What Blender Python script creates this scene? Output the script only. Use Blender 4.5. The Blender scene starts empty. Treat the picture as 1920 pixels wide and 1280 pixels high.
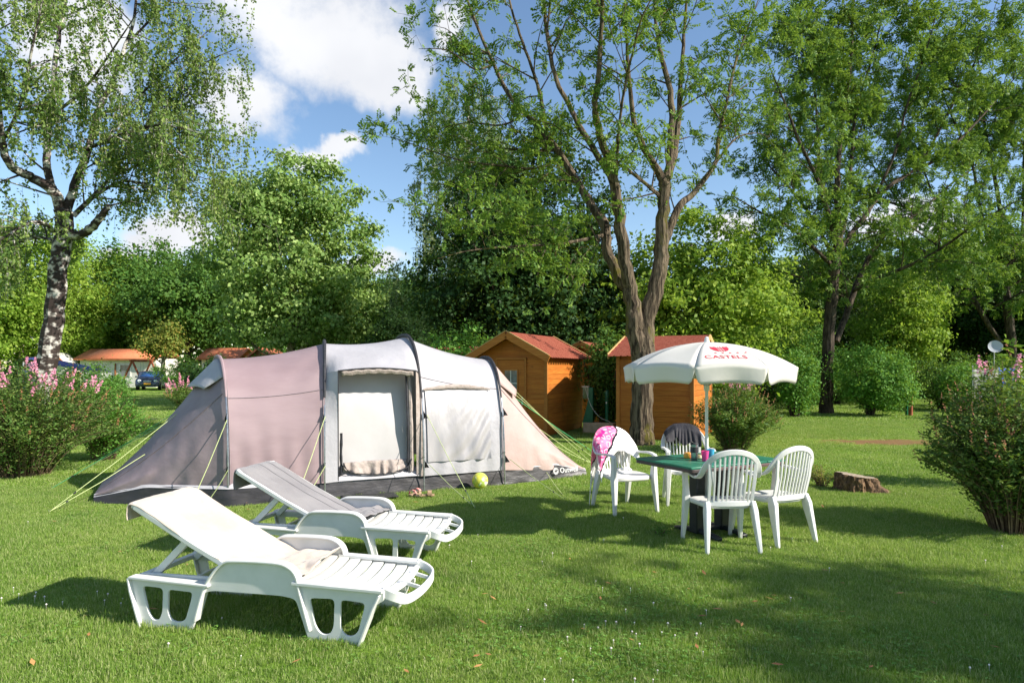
import bpy, bmesh, math, random
import numpy as np
from mathutils import Vector, Matrix

random.seed(7)
sc = bpy.context.scene
COL = sc.collection
R = math.radians

# ------------------------------------------------------------------ camera
F, HZ, CAMZ = 1280.0, 692.0, 1.6          # focal length and horizon in photo pixels, eye height
cam_d = bpy.data.cameras.new('camera')
cam = bpy.data.objects.new('camera', cam_d)
COL.objects.link(cam)
cam.location = (0, 0, CAMZ)
cam.rotation_euler = (R(90), 0, 0)
cam_d.sensor_width = 36
cam_d.lens = 24
cam_d.shift_y = 52 / 1920
cam_d.clip_end = 2000
sc.camera = cam

# ------------------------------------------------------------------ light
SUN_EL, SUN_X, SUN_Y = R(34), 0.951, -0.309     # horizontal direction towards the sun
sun_d = bpy.data.lights.new('sun', 'SUN')
sun_d.energy = 5.0
sun_d.angle = R(0.55)
sun_d.color = (1.0, 0.93, 0.82)
sun = bpy.data.objects.new('sun', sun_d)
COL.objects.link(sun)
sv = Vector((SUN_X * math.cos(SUN_EL), SUN_Y * math.cos(SUN_EL), math.sin(SUN_EL)))
sun.rotation_euler = sv.to_track_quat('Z', 'Y').to_euler()
sun.location = (20, -5, 15)

world = bpy.data.worlds.new('World')
sc.world = world
world.use_nodes = True
wn, wl = world.node_tree.nodes, world.node_tree.links
for n in list(wn):
    wn.remove(n)

def wnode(t, **k):
    n = wn.new(t)
    for a, b in k.items():
        setattr(n, a, b)
    return n

def wmath(op, a, b=None, clamp=False):
    n = wnode('ShaderNodeMath', operation=op, use_clamp=clamp)
    for i, v in enumerate((a, b)):
        if v is None:
            continue
        if isinstance(v, (int, float)):
            n.inputs[i].default_value = v
        else:
            wl.new(v, n.inputs[i])
    return n.outputs[0]

sky = wnode('ShaderNodeTexSky', sky_type='NISHITA', sun_disc=False)
sky.sun_elevation = SUN_EL
sky.sun_rotation = math.atan2(SUN_X, SUN_Y)
sky.air_density = 1.0
sky.dust_density = 0.15
sky.ozone_density = 1.4
tc = wnode('ShaderNodeTexCoord')
nz = wnode('ShaderNodeTexNoise')
nz.inputs['Scale'].default_value = 7.0
nz.inputs['Detail'].default_value = 7
nz.inputs['Roughness'].default_value = 0.58
wl.new(tc.outputs['Generated'], nz.inputs['Vector'])
sub = wnode('ShaderNodeVectorMath', operation='SUBTRACT')
wl.new(nz.outputs['Color'], sub.inputs[0])
sub.inputs[1].default_value = (0.5, 0.5, 0.5)
scl = wnode('ShaderNodeVectorMath', operation='SCALE')
wl.new(sub.outputs[0], scl.inputs[0])
scl.inputs['Scale'].default_value = 0.16
wd = wnode('ShaderNodeVectorMath', operation='ADD')
wl.new(tc.outputs['Generated'], wd.inputs[0])
wl.new(scl.outputs[0], wd.inputs[1])
# cumulus: centre and half size in photo pixels, then a few elsewhere in the sky as (direction, size)
clouds = []
for px, py, hw, hh in [(590, 50, 215, 125), (700, 110, 110, 95), (470, 190, 105, 80), (600, 305, 92, 30), (705, 492, 62, 34),
                       (335, 430, 120, 60), (1380, 425, 52, 42), (250, 480, 90, 40), (835, 40, 50, 55),
                       (120, 60, 170, 120), (1700, 420, 130, 60), (40, 470, 60, 50), (1905, 460, 60, 50)]:
    v = Vector(((px - 960) / F, 1, (HZ - py) / F))
    k = 1 / v.length
    clouds.append((v.normalized(), hw / F * k * (1 if abs(px - 960) < 500 else 0.85), hh / F * k))
for az, el, a, b in [(75, 22, .22, .09), (110, 40, .2, .12), (150, 15, .26, .08), (190, 35, .2, .1), (230, 18, .24, .1),
                     (265, 45, .2, .14), (300, 12, .2, .07), (20, 62, .2, .16), (130, 65, .2, .14), (330, 60, .16, .12)]:
    a_, e_ = R(az), R(el)
    clouds.append((Vector((math.sin(a_) * math.cos(e_), math.cos(a_) * math.cos(e_), math.sin(e_))), a, b))
dens = None
for c, a, b in clouds:
    s = wnode('ShaderNodeVectorMath', operation='SUBTRACT')
    wl.new(wd.outputs[0], s.inputs[0])
    s.inputs[1].default_value = c
    # east-west axis of this cloud, so its ellipse lies flat
    h = Vector((c.y, -c.x, 0)).normalized()
    up = h.cross(c) * 1.0
    d1 = wnode('ShaderNodeVectorMath', operation='DOT_PRODUCT')
    wl.new(s.outputs[0], d1.inputs[0]); d1.inputs[1].default_value = h / a
    d2 = wnode('ShaderNodeVectorMath', operation='DOT_PRODUCT')
    wl.new(s.outputs[0], d2.inputs[0]); d2.inputs[1].default_value = up / b
    d3 = wnode('ShaderNodeVectorMath', operation='DOT_PRODUCT')
    wl.new(s.outputs[0], d3.inputs[0]); d3.inputs[1].default_value = c * 3
    q = wmath('ADD', wmath('ADD', wmath('MULTIPLY', d1.outputs['Value'], d1.outputs['Value']),
                           wmath('MULTIPLY', d2.outputs['Value'], d2.outputs['Value'])),
              wmath('MULTIPLY', d3.outputs['Value'], d3.outputs['Value']))
    val = wmath('SUBTRACT', 1.0, wmath('SQRT', q))
    dens = val if dens is None else wmath('MAXIMUM', dens, val)
nz2 = wnode('ShaderNodeTexNoise')
nz2.inputs['Scale'].default_value = 11
nz2.inputs['Detail'].default_value = 8
nz2.inputs['Roughness'].default_value = 0.6
wl.new(tc.outputs['Generated'], nz2.inputs['Vector'])
dens = wmath('ADD', dens, wmath('MULTIPLY', wmath('SUBTRACT', nz2.outputs['Fac'], 0.5), 1.3))
ramp = wnode('ShaderNodeMapRange', interpolation_type='SMOOTHSTEP')
wl.new(dens, ramp.inputs['Value'])
ramp.inputs['From Min'].default_value = -0.06
ramp.inputs['From Max'].default_value = 0.6
nz3 = wnode('ShaderNodeTexNoise')
nz3.inputs['Scale'].default_value = 5
nz3.inputs['Detail'].default_value = 4
wl.new(tc.outputs['Generated'], nz3.inputs['Vector'])
cc = wnode('ShaderNodeMix', data_type='RGBA')
wl.new(nz3.outputs['Fac'], cc.inputs['Factor'])
cc.inputs['A'].default_value = (4.4, 4.6, 5.1, 1)
cc.inputs['B'].default_value = (8.2, 8.2, 8.2, 1)
mixs = wnode('ShaderNodeMix', data_type='RGBA')
wl.new(ramp.outputs['Result'], mixs.inputs['Factor'])
hs = wnode('ShaderNodeHueSaturation')
hs.inputs['Saturation'].default_value = 1.06
hs.inputs['Value'].default_value = 1.25
wl.new(sky.outputs['Color'], hs.inputs['Color'])
wl.new(hs.outputs['Color'], mixs.inputs['A'])
wl.new(cc.outputs['Result'], mixs.inputs['B'])
bg = wnode('ShaderNodeBackground')
bg.inputs['Strength'].default_value = 0.088
wl.new(mixs.outputs['Result'], bg.inputs['Color'])
wo = wnode('ShaderNodeOutputWorld')
wl.new(bg.outputs[0], wo.inputs['Surface'])

sc.view_settings.view_transform = 'Standard'
sc.view_settings.look = 'None'
sc.view_settings.exposure = 0.8
sc.view_settings.gamma = 1.0
sc.cycles.max_bounces = 5
sc.cycles.diffuse_bounces = 3
sc.cycles.glossy_bounces = 2
sc.cycles.transmission_bounces = 3
sc.cycles.transparent_max_bounces = 6
sc.cycles.caustics_reflective = False
sc.cycles.caustics_refractive = False

# ------------------------------------------------------------------ helpers
def at(px, py, d):
    return Vector(((px - 960) / F * d, d, CAMZ + (HZ - py) / F * d))

def gp(px, py):
    d = F * CAMZ / (py - HZ)
    return Vector(((px - 960) / F * d, d, 0))

def C(h):
    h = h.lstrip('#')
    out = []
    for i in (0, 2, 4):
        v = int(h[i:i + 2], 16) / 255
        out.append(v / 12.92 if v <= 0.04045 else ((v + 0.055) / 1.055) ** 2.4)
    return tuple(out) + (1.0,)

class NT:
    def __init__(s, name):
        s.m = bpy.data.materials.new(name)
        s.m.use_nodes = True
        s.n, s.l = s.m.node_tree.nodes, s.m.node_tree.links
        for x in list(s.n):
            s.n.remove(x)
        s.out = s.n.new('ShaderNodeOutputMaterial')
    def new(s, t, **k):
        n = s.n.new(t)
        for a, b in k.items():
            setattr(n, a, b)
        return n
    def set(s, sock, v):
        if hasattr(v, 'is_output'):
            s.l.new(v, sock)
        else:
            sock.default_value = v
    def math(s, op, a, b=0.0, clamp=False):
        n = s.new('ShaderNodeMath', operation=op, use_clamp=clamp)
        s.set(n.inputs[0], a); s.set(n.inputs[1], b)
        return n.outputs[0]
    def mix(s, f, a, b, blend='MIX'):
        n = s.new('ShaderNodeMix', data_type='RGBA', blend_type=blend)
        s.set(n.inputs['Factor'], f); s.set(n.inputs['A'], a); s.set(n.inputs['B'], b)
        return n.outputs['Result']
    def coord(s, kind='Object', stretch=(1, 1, 1)):
        if kind == 'World':
            o = s.new('ShaderNodeNewGeometry').outputs['Position']
        else:
            o = s.new('ShaderNodeTexCoord').outputs[kind]
        m = s.new('ShaderNodeMapping')
        s.l.new(o, m.inputs['Vector'])
        m.inputs['Scale'].default_value = stretch
        return m.outputs[0]
    def noise(s, vec, scale, detail=4, rough=.55, w=None):
        n = s.new('ShaderNodeTexNoise', noise_dimensions='4D' if w is not None else '3D')
        s.l.new(vec, n.inputs['Vector'])
        n.inputs['Scale'].default_value = scale
        n.inputs['Detail'].default_value = detail
        n.inputs['Roughness'].default_value = rough
        if w is not None:
            s.set(n.inputs['W'], w)
        return n.outputs['Fac']
    def ramp(s, v, a, b):
        n = s.new('ShaderNodeMapRange', interpolation_type='SMOOTHSTEP')
        s.set(n.inputs['Value'], v)
        n.inputs['From Min'].default_value = a
        n.inputs['From Max'].default_value = b
        return n.outputs['Result']
    def bump(s, h, strength, dist=.01):
        n = s.new('ShaderNodeBump')
        n.inputs['Strength'].default_value = strength
        n.inputs['Distance'].default_value = dist
        s.l.new(h, n.inputs['Height'])
        return n.outputs[0]
    def pbsdf(s, col, rough=.6, metal=0, normal=None, spec=.5):
        p = s.new('ShaderNodeBsdfPrincipled')
        s.set(p.inputs['Base Color'], col)
        s.set(p.inputs['Roughness'], rough)
        p.inputs['Metallic'].default_value = metal
        p.inputs['Specular IOR Level'].default_value = spec
        if normal is not None:
            s.l.new(normal, p.inputs['Normal'])
        return p
    def done(s, shader):
        s.l.new(shader, s.out.inputs['Surface'])
        return s.m

def pmat(name, c1, c2=None, scale=6, rough=.6, bump=0, bscale=60, dist=.01, stretch=(1, 1, 1), metal=0,
         spec=.5, trans=0, kind='Object', lo=.35, hi=.65, rnd=False):
    t = NT(name)
    v = t.coord(kind, stretch)
    w = None
    if rnd:
        w = t.math('MULTIPLY', t.new('ShaderNodeObjectInfo').outputs['Random'], 37.0)
    col = C(c1)
    if c2:
        col = t.mix(t.ramp(t.noise(v, scale, 5, .6, w), lo, hi), C(c1), C(c2))
    nrm = t.bump(t.noise(v, bscale, 4, .6, w), bump, dist) if bump else None
    p = t.pbsdf(col, rough, metal, nrm, spec)
    sh = p.outputs[0]
    if trans:
        tr = t.new('ShaderNodeBsdfTranslucent')
        t.set(tr.inputs['Color'], col)
        mx = t.new('ShaderNodeMixShader')
        mx.inputs[0].default_value = trans
        t.l.new(sh, mx.inputs[1]); t.l.new(tr.outputs[0], mx.inputs[2])
        sh = mx.outputs[0]
    return t.done(sh)

def leaf_mat(name, c1, c2, c3, trans=.38):
    """a leaf: three greens by leaf and by clump, light passing through"""
    t = NT(name)
    rnd = t.new('ShaderNodeNewGeometry').outputs['Random Per Island']
    pos = t.coord('World')
    big = t.noise(pos, .55, 3, .5)
    col = t.mix(t.ramp(big, .35, .65), C(c1), C(c2))
    col = t.mix(t.math('POWER', rnd, 2.2), col, C(c3))
    d = t.pbsdf(col, .55, 0, None, .16)
    tr = t.new('ShaderNodeBsdfTranslucent')
    t.set(tr.inputs['Color'], t.mix(.35, col, C('#a9c22e')))
    mx = t.new('ShaderNodeMixShader')
    mx.inputs[0].default_value = trans
    t.l.new(d.outputs[0], mx.inputs[1]); t.l.new(tr.outputs[0], mx.inputs[2])
    return t.done(mx.outputs[0])

def bark_mat(name, c1, c2, moss=None, stretch=(9, 9, 1.6), bump=1.0, dist=.03):
    t = NT(name)
    v = t.coord('Object', stretch)
    n1 = t.noise(v, 1.5, 6, .65)
    col = t.mix(t.ramp(n1, .38, .62), C(c1), C(c2))
    if moss:
        v2 = t.coord('Object', (1, 1, .45))
        col = t.mix(t.math('MULTIPLY', t.ramp(t.noise(v2, 2.6, 5, .65), .55, .66), .85), col, C(moss))
    return t.done(t.pbsdf(col, .85, 0, t.bump(n1, bump, dist), .2).outputs[0])

# ---- meshes
class MB:
    def __init__(s):
        s.v, s.f = [], []
    def add(s, vs, fs):
        o = len(s.v)
        s.v += [tuple(x) for x in vs]
        s.f += [tuple(i + o for i in f) for f in fs]
        return s
    def box(s, c, size, M=None):
        hx, hy, hz = (x / 2 for x in size)
        vs = [Vector((x, y, z)) for z in (-hz, hz) for y in (-hy, hy) for x in (-hx, hx)]
        if M is not None:
            vs = [M @ q for q in vs]
        c = Vector(c)
        return s.add([q + c for q in vs], [(0, 2, 3, 1), (4, 5, 7, 6), (0, 1, 5, 4), (2, 6, 7, 3), (0, 4, 6, 2), (1, 3, 7, 5)])
    def prism(s, poly, depth, M):
        """polygon in the local xy plane, extruded along z by depth, placed by M"""
        n = len(poly)
        vs = [M @ Vector((x, y, 0)) for x, y in poly] + [M @ Vector((x, y, depth)) for x, y in poly]
        fs = [tuple(range(n - 1, -1, -1)), tuple(range(n, 2 * n))]
        fs += [(i, (i + 1) % n, n + (i + 1) % n, n + i) for i in range(n)]
        return s.add(vs, fs)
    def bar(s, a, b, w, h, up=(0, 0, 1)):
        return s.sweep([a, b], w, h, up)
    def sweep(s, path, w, h, up=(0, 0, 1), ends=None):
        """rectangular section along a path; w along path x up, h along up; up may be a list"""
        P = [Vector(p) for p in path]
        n = len(P)
        vs = []
        for i, p in enumerate(P):
            t = (P[min(i + 1, n - 1)] - P[max(i - 1, 0)]).normalized()
            u = Vector(up[i]) if isinstance(up, list) else Vector(up)
            sd = t.cross(u)
            if sd.length < 1e-6:
                sd = t.cross(Vector((1, 0, 0)))
            sd.normalize()
            u = sd.cross(t).normalized()
            ww = w[i] if isinstance(w, (list, tuple)) else w
            hh = h[i] if isinstance(h, (list, tuple)) else h
            for a, b in ((-1, -1), (1, -1), (1, 1), (-1, 1)):
                vs.append(p + sd * a * ww / 2 + u * b * hh / 2)
        fs = []
        for i in range(n - 1):
            for k in range(4):
                a, b = i * 4 + k, i * 4 + (k + 1) % 4
                fs.append((a, b, b + 4, a + 4))
        fs += [(3, 2, 1, 0), tuple(4 * (n - 1) + k for k in range(4))]
        return s.add(vs, fs)
    def tube(s, path, rad, n=8, cap=True):
        P = [Vector(p) for p in path]
        m = len(P)
        rr = rad if isinstance(rad, (list, tuple)) else [rad] * m
        t0 = (P[1] - P[0]).normalized()
        ref = Vector((0, 0, 1)) if abs(t0.z) < .9 else Vector((1, 0, 0))
        nx = t0.cross(ref).normalized()
        vs = []
        for i, p in enumerate(P):
            t = (P[min(i + 1, m - 1)] - P[max(i - 1, 0)])
            t = t.normalized() if t.length > 1e-9 else t0
            nx = (nx - t * nx.dot(t))
            nx = nx.normalized() if nx.length > 1e-6 else t.orthogonal().normalized()
            ny = t.cross(nx)
            for k in range(n):
                a = 2 * math.pi * k / n
                vs.append(p + (nx * math.cos(a) + ny * math.sin(a)) * rr[i])
        fs = []
        for i in range(m - 1):
            for k in range(n):
                a, b = i * n + k, i * n + (k + 1) % n
                fs.append((a, b, b + n, a + n))
        if cap:
            fs += [tuple(range(n - 1, -1, -1)), tuple(range((m - 1) * n, m * n))]
        return s.add(vs, fs)
    def lathe(s, prof, n=24, c=(0, 0, 0), M=None):
        vs = []
        for r_, z in prof:
            for k in range(n):
                a = 2 * math.pi * k / n
                q = Vector((r_ * math.cos(a), r_ * math.sin(a), z))
                vs.append((M @ q if M is not None else q) + Vector(c))
        fs = []
        for i in range(len(prof) - 1):
            for k in range(n):
                a, b = i * n + k, i * n + (k + 1) % n
                fs.append((a, b, b + n, a + n))
        fs += [tuple(range(n - 1, -1, -1)), tuple(range((len(prof) - 1) * n, len(prof) * n))]
        return s.add(vs, fs)
    def grid(s, fn, nu, nv):
        vs = [fn(i / nu, j / nv) for j in range(nv + 1) for i in range(nu + 1)]
        w = nu + 1
        return s.add(vs, [(j * w + i, j * w + i + 1, (j + 1) * w + i + 1, (j + 1) * w + i) for j in range(nv) for i in range(nu)])
    def mesh(s, name, mat=None, smooth=35):
        me = bpy.data.meshes.new(name)
        me.from_pydata(s.v, [], s.f)
        if mat:
            me.materials.append(mat)
        if smooth:
            me.polygons.foreach_set('use_smooth', [True] * len(me.polygons))
            me.set_sharp_from_angle(angle=R(smooth))
        me.update()
        return me
    def build(s, name, mat, parent=None, world=False, smooth=35, bevel=0, solid=0):
        return link(name, s.mesh(name, mat, smooth), parent, world, bevel, solid)

def link(name, me, parent=None, world=False, bevel=0, solid=0, loc=None, rot=None):
    o = bpy.data.objects.new(name, me)
    COL.objects.link(o)
    if parent:
        o.parent = parent
        if world:                                  # parent chain carries no rotation
            off, q = Vector(), parent
            while q:
                off += q.location
                q = q.parent
            o.location = -off
    if loc is not None:
        o.location = loc
    if rot is not None:
        o.rotation_euler = rot
    if solid:
        m = o.modifiers.new('solid', 'SOLIDIFY')
        m.thickness = solid
        m.offset = 0
    if bevel:
        m = o.modifiers.new('bevel', 'BEVEL')
        m.width = bevel
        m.segments = 2
        m.limit_method = 'ANGLE'
        m.angle_limit = R(40)
    return o

def tag(o, label, cat, group=None):
    o['label'] = label
    o['category'] = cat
    if group:
        o['group'] = group
    return o

def struct(o):
    o['kind'] = 'structure'
    return o

def stuff(o):
    o['kind'] = 'stuff'
    return o

def thing(name, label, cat, loc=(0, 0, 0), rz=0, group=None):
    o = bpy.data.objects.new(name, None)
    o.empty_display_size = .2
    COL.objects.link(o)
    o.location = loc
    o.rotation_euler = (0, 0, rz)
    return tag(o, label, cat, group)

def kids(o):
    return [c for c in bpy.data.objects if c.parent == o]

def copy_thing(root, loc, rz, label, group=None, scale=1.0):
    def rec(o, par):
        c = o.copy()
        COL.objects.link(c)
        c.parent = par
        for k in o.children:
            rec(k, c)
        return c
    r = rec(root, None)
    r.location = loc
    r.rotation_euler = (0, 0, rz)
    r.scale = scale if isinstance(scale, tuple) else (scale,) * 3
    r['label'] = label
    if group:
        r['group'] = group
    return r

def curve_mesh(outlines, depth, bevel=0):
    """flat shape with holes (first outline outer), thickness depth about z = 0"""
    cu = bpy.data.curves.new('tmp', 'CURVE')
    cu.dimensions = '2D'
    cu.fill_mode = 'BOTH'
    cu.extrude = depth / 2
    cu.bevel_depth = bevel
    cu.bevel_resolution = 1
    for o in outlines:
        sp = cu.splines.new('POLY')
        sp.points.add(len(o) - 1)
        for p, q in zip(sp.points, o):
            p.co = (q[0], q[1], 0, 1)
        sp.use_cyclic_u = True
    ob = bpy.data.objects.new('tmp', cu)
    COL.objects.link(ob)
    dg = bpy.context.evaluated_depsgraph_get()
    me = bpy.data.meshes.new_from_object(ob.evaluated_get(dg))
    bpy.data.objects.remove(ob)
    bpy.data.curves.remove(cu)
    return me

def text_shape(txt, size, align='CENTER'):
    cu = bpy.data.curves.new('tmp', 'FONT')
    cu.body = txt
    cu.size = size
    cu.align_x = align
    cu.resolution_u = 3
    ob = bpy.data.objects.new('tmp', cu)
    COL.objects.link(ob)
    dg = bpy.context.evaluated_depsgraph_get()
    me = bpy.data.meshes.new_from_object(ob.evaluated_get(dg))
    vs = [tuple(v.co) for v in me.vertices]
    fs = [tuple(p.vertices) for p in me.polygons]
    bpy.data.objects.remove(ob)
    bpy.data.curves.remove(cu)
    bpy.data.meshes.remove(me)
    return vs, fs

def rounded(poly, r, seg=4):
    """round the corners of a 2D polygon"""
    out = []
    n = len(poly)
    for i in range(n):
        p, a, b = Vector(poly[i]), Vector(poly[i - 1]), Vector(poly[(i + 1) % n])
        rr = r[i] if isinstance(r, (list, tuple)) else r
        da, db = (a - p), (b - p)
        k = min(rr, da.length * .48, db.length * .48)
        A, B = p + da.normalized() * k, p + db.normalized() * k
        for j in range(seg + 1):
            t = j / seg
            out.append(tuple(A * (1 - t) ** 2 + p * 2 * t * (1 - t) + B * t * t))
    return out

def catmull(P, n):
    P = [Vector(p) for p in P]
    out = []
    for i in range(len(P) - 1):
        p0, p1, p2, p3 = P[max(i - 1, 0)], P[i], P[i + 1], P[min(i + 2, len(P) - 1)]
        for j in range(n):
            t = j / n
            out.append(.5 * ((2 * p1) + (p2 - p0) * t + (2 * p0 - 5 * p1 + 4 * p2 - p3) * t * t + (3 * p1 - p0 - 3 * p2 + p3) * t ** 3))
    out.append(P[-1])
    return out

def vnoise(x, y=0.0, z=0.0, s=0):
    from mathutils import noise
    return noise.noise(Vector((x + s * 7.3, y - s * 3.1, z + s * 1.7)))

def quads(name, V, mat):
    """V: (n,4,3) array of separate quads -> one mesh"""
    n = len(V)
    me = bpy.data.meshes.new(name)
    me.vertices.add(n * 4)
    me.vertices.foreach_set('co', V.reshape(-1).astype(np.float32))
    me.loops.add(n * 4)
    me.loops.foreach_set('vertex_index', np.arange(n * 4, dtype=np.int32))
    me.polygons.add(n)
    me.polygons.foreach_set('loop_start', np.arange(0, n * 4, 4, dtype=np.int32))
    me.materials.append(mat)
    me.update(calc_edges=True)
    return me

def unit(a):
    return a / np.maximum(np.linalg.norm(a, axis=-1, keepdims=True), 1e-9)

def leaf_quads(p, nrm, tdir, L, W, fold=.18):
    """diamond leaves: centre p, normal nrm, long axis near tdir"""
    nrm = unit(nrm)
    t = unit(tdir - nrm * np.sum(tdir * nrm, -1, keepdims=True))
    b = np.cross(nrm, t)
    L = np.asarray(L).reshape(-1, 1); W = np.asarray(W).reshape(-1, 1)
    return np.stack([p - t * L / 2, p + b * W / 2 + nrm * W * fold + t * L * .06,
                     p + t * L / 2, p - b * W / 2 + nrm * W * fold + t * L * .06], 1)
# ------------------------------------------------------------------ materials
M = {}
M['plastic'] = pmat('white_plastic', '#dededc', '#d3d4d0', scale=3, rough=.38, bump=.04, bscale=120, dist=.002, spec=.5)
M['bark_locust'] = bark_mat('locust_bark', '#352c23', '#766856', moss='#5f5a1e', stretch=(13, 13, 1.5), bump=1.0, dist=.05)
M['bark_dark'] = bark_mat('dark_bark', '#2e2720', '#5c5044', stretch=(8, 8, 1.6), bump=.9, dist=.03)
M['bark_grey'] = bark_mat('grey_bark', '#5a5348', '#a09784', moss='#676a3a', stretch=(7, 7, 2), bump=.8, dist=.02)

def birch_bark():
    t = NT('birch_bark')
    v = t.coord('Object', (4, 4, 5.5))
    n1 = t.noise(v, 1.3, 5, .6)
    col = t.mix(t.ramp(n1, .38, .52), C('#c9c3bc'), C('#332a27'))
    n2 = t.noise(t.coord('Object', (1.5, 1.5, 30)), 1.0, 3, .6)
    col = t.mix(t.math('MULTIPLY', t.ramp(n2, .56, .66), .55), col, C('#5d4c44'))
    return t.done(t.pbsdf(col, .75, 0, t.bump(n1, .8, .02), .3).outputs[0])
M['bark_birch'] = birch_bark()
M['leaf_locust'] = leaf_mat('locust_leaf', '#4a6f2e', '#628539', '#8aa54a', .32)
M['leaf_ash'] = leaf_mat('ash_leaf', '#42662c', '#587d36', '#86a14c', .32)
M['leaf_birch'] = leaf_mat('birch_leaf', '#54733a', '#6c8746', '#93a25c', .3)
M['leaf_willow'] = leaf_mat('weeping_leaf', '#6a8156', '#7d9062', '#9aa77a', .35)
M['leaf_maple'] = leaf_mat('maple_leaf', '#63853e', '#77964c', '#a5bb72', .32)
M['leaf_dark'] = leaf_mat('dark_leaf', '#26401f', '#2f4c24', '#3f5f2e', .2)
M['leaf_light'] = leaf_mat('light_leaf', '#6d9034', '#80a03c', '#a2b650', .45)
M['leaf_oak'] = leaf_mat('oak_leaf', '#3c5f27', '#4a7030', '#68893e', .28)
M['leaf_gold'] = leaf_mat('golden_leaf', '#66803a', '#7c8c40', '#a8964a', .36)
M['leaf_bush'] = leaf_mat('bush_leaf', '#4a7a2e', '#588a36', '#7ba64e', .32)
M['leaf_spirea'] = leaf_mat('spirea_leaf', '#45682e', '#557838', '#7f8f4a', .28)
M['pink'] = pmat('pink_blossom', '#d77f9f', '#e9a9bd', scale=30, rough=.8, trans=.3)
M['seed'] = pmat('brown_seed_head', '#8a5a3c', '#b0805a', scale=30, rough=.9, trans=.2)
M['twig'] = pmat('twig', '#5c4a38', '#7d6a52', scale=20, rough=.9)

def lawn_mat(name, blade):
    t = NT(name)
    pos = t.coord('World')
    big = t.noise(pos, .5, 4, .6)
    mid = t.noise(pos, 3.2, 4, .6)
    c = t.mix(t.ramp(big, .35, .68), C('#759a34'), C('#90ab48'))
    c = t.mix(t.math('MULTIPLY', t.ramp(mid, .52, .72), .6), c, C('#9aab52'))
    patch = t.noise(pos, 1.3, 5, .65)
    c = t.mix(t.math('MULTIPLY', t.ramp(patch, .53, .66), .55), c, C('#5a8030'))
    c = t.mix(t.math('MULTIPLY', t.ramp(t.noise(pos, 1.9, 4, .7), .62, .74), .35), c, C('#b3a76a'))
    if blade:
        rnd = t.new('ShaderNodeNewGeometry').outputs['Random Per Island']
        c = t.mix(t.math('MULTIPLY', t.math('POWER', rnd, 3.2), .7), c, C('#d6d0a2'))
        c = t.mix(t.math('MULTIPLY', t.math('POWER', t.math('SUBTRACT', 1, rnd), 2.5), .6), c, C('#4a7026'))
        d = t.pbsdf(c, .5, 0, None, .3)
        tr = t.new('ShaderNodeBsdfTranslucent')
        t.set(tr.inputs['Color'], t.mix(.3, c, C('#a8c436')))
        mx = t.new('ShaderNodeMixShader')
        mx.inputs[0].default_value = .38
        t.l.new(d.outputs[0], mx.inputs[1]); t.l.new(tr.outputs[0], mx.inputs[2])
        return t.done(mx.outputs[0])
    fine = t.noise(pos, 45, 4, .7)
    c = t.mix(t.math('MULTIPLY', t.ramp(fine, .4, .7), .6), c, C('#46661f'))
    # worn earth: a patch beyond the stump and a trodden spot by the hedge
    sepn = t.new('ShaderNodeSeparateXYZ'); t.l.new(pos, sepn.inputs[0])
    worn = None
    for cx, cy, rx, ry in ((8.2, 15.0, 1.6, .7), (5.2, 8.55, .45, .16), (5.55, 6.55, .8, .5)):
        a = t.math('DIVIDE', t.math('SUBTRACT', sepn.outputs['X'], cx), rx)
        b = t.math('DIVIDE', t.math('SUBTRACT', sepn.outputs['Y'], cy), ry)
        q = t.math('ADD', t.math('MULTIPLY', a, a), t.math('MULTIPLY', b, b))
        q = t.math('ADD', q, t.math('MULTIPLY', t.math('SUBTRACT', mid, .5), 3.0))
        q = t.math('SUBTRACT', 1.0, t.ramp(q, .3, 1.2))
        worn = q if worn is None else t.math('MAXIMUM', worn, q)
    c = t.mix(worn, c, C('#8d6f4d'))
    return t.done(t.pbsdf(c, .95, 0, t.bump(fine, .9, .05), .1).outputs[0])
M['lawn'] = lawn_mat('lawn', False)
M['blade'] = lawn_mat('grass_blade', True)
M['path'] = pmat('grey_gravel', '#a9a6a0', '#8c8982', scale=9, rough=.95, bump=.6, bscale=80)

# ------------------------------------------------------------------ ground
g = MB().grid(lambda u, v: ((u - .5) * 700, -60 + v * 460, 0), 20, 20).build('lawn_ground', M['lawn'])
struct(g)
p = MB()
for (x0, x1, y0, y1) in ((-22, -13.5, 35.6, 37.0), (-13.5, -6.4, 21.6, 22.2)):
    p.add([(x0, y0, .004), (x1, y0 + .3, .004), (x1, y1 + .3, .004), (x0, y1, .004)], [(0, 1, 2, 3)])
struct(p.build('path', M['path']))

# ------------------------------------------------------------------ grass (one object, blades set out in tufts)
TENT_POLY = [(-5.1, 8.05), (-3.34, 7.98), (-2.3, 8.36), (-1.16, 8.93), (-.11, 9.45), (1.16, 10.28), (.7, 11.7), (-4.4, 10.3), (-5.7, 9.3)]
def in_poly(x, y, P):
    c = False
    for i in range(len(P)):
        (x1, y1), (x2, y2) = P[i - 1], P[i]
        if (y1 > y) != (y2 > y) and x < (x2 - x1) * (y - y1) / (y2 - y1) + x1:
            c = not c
    return c

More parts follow.
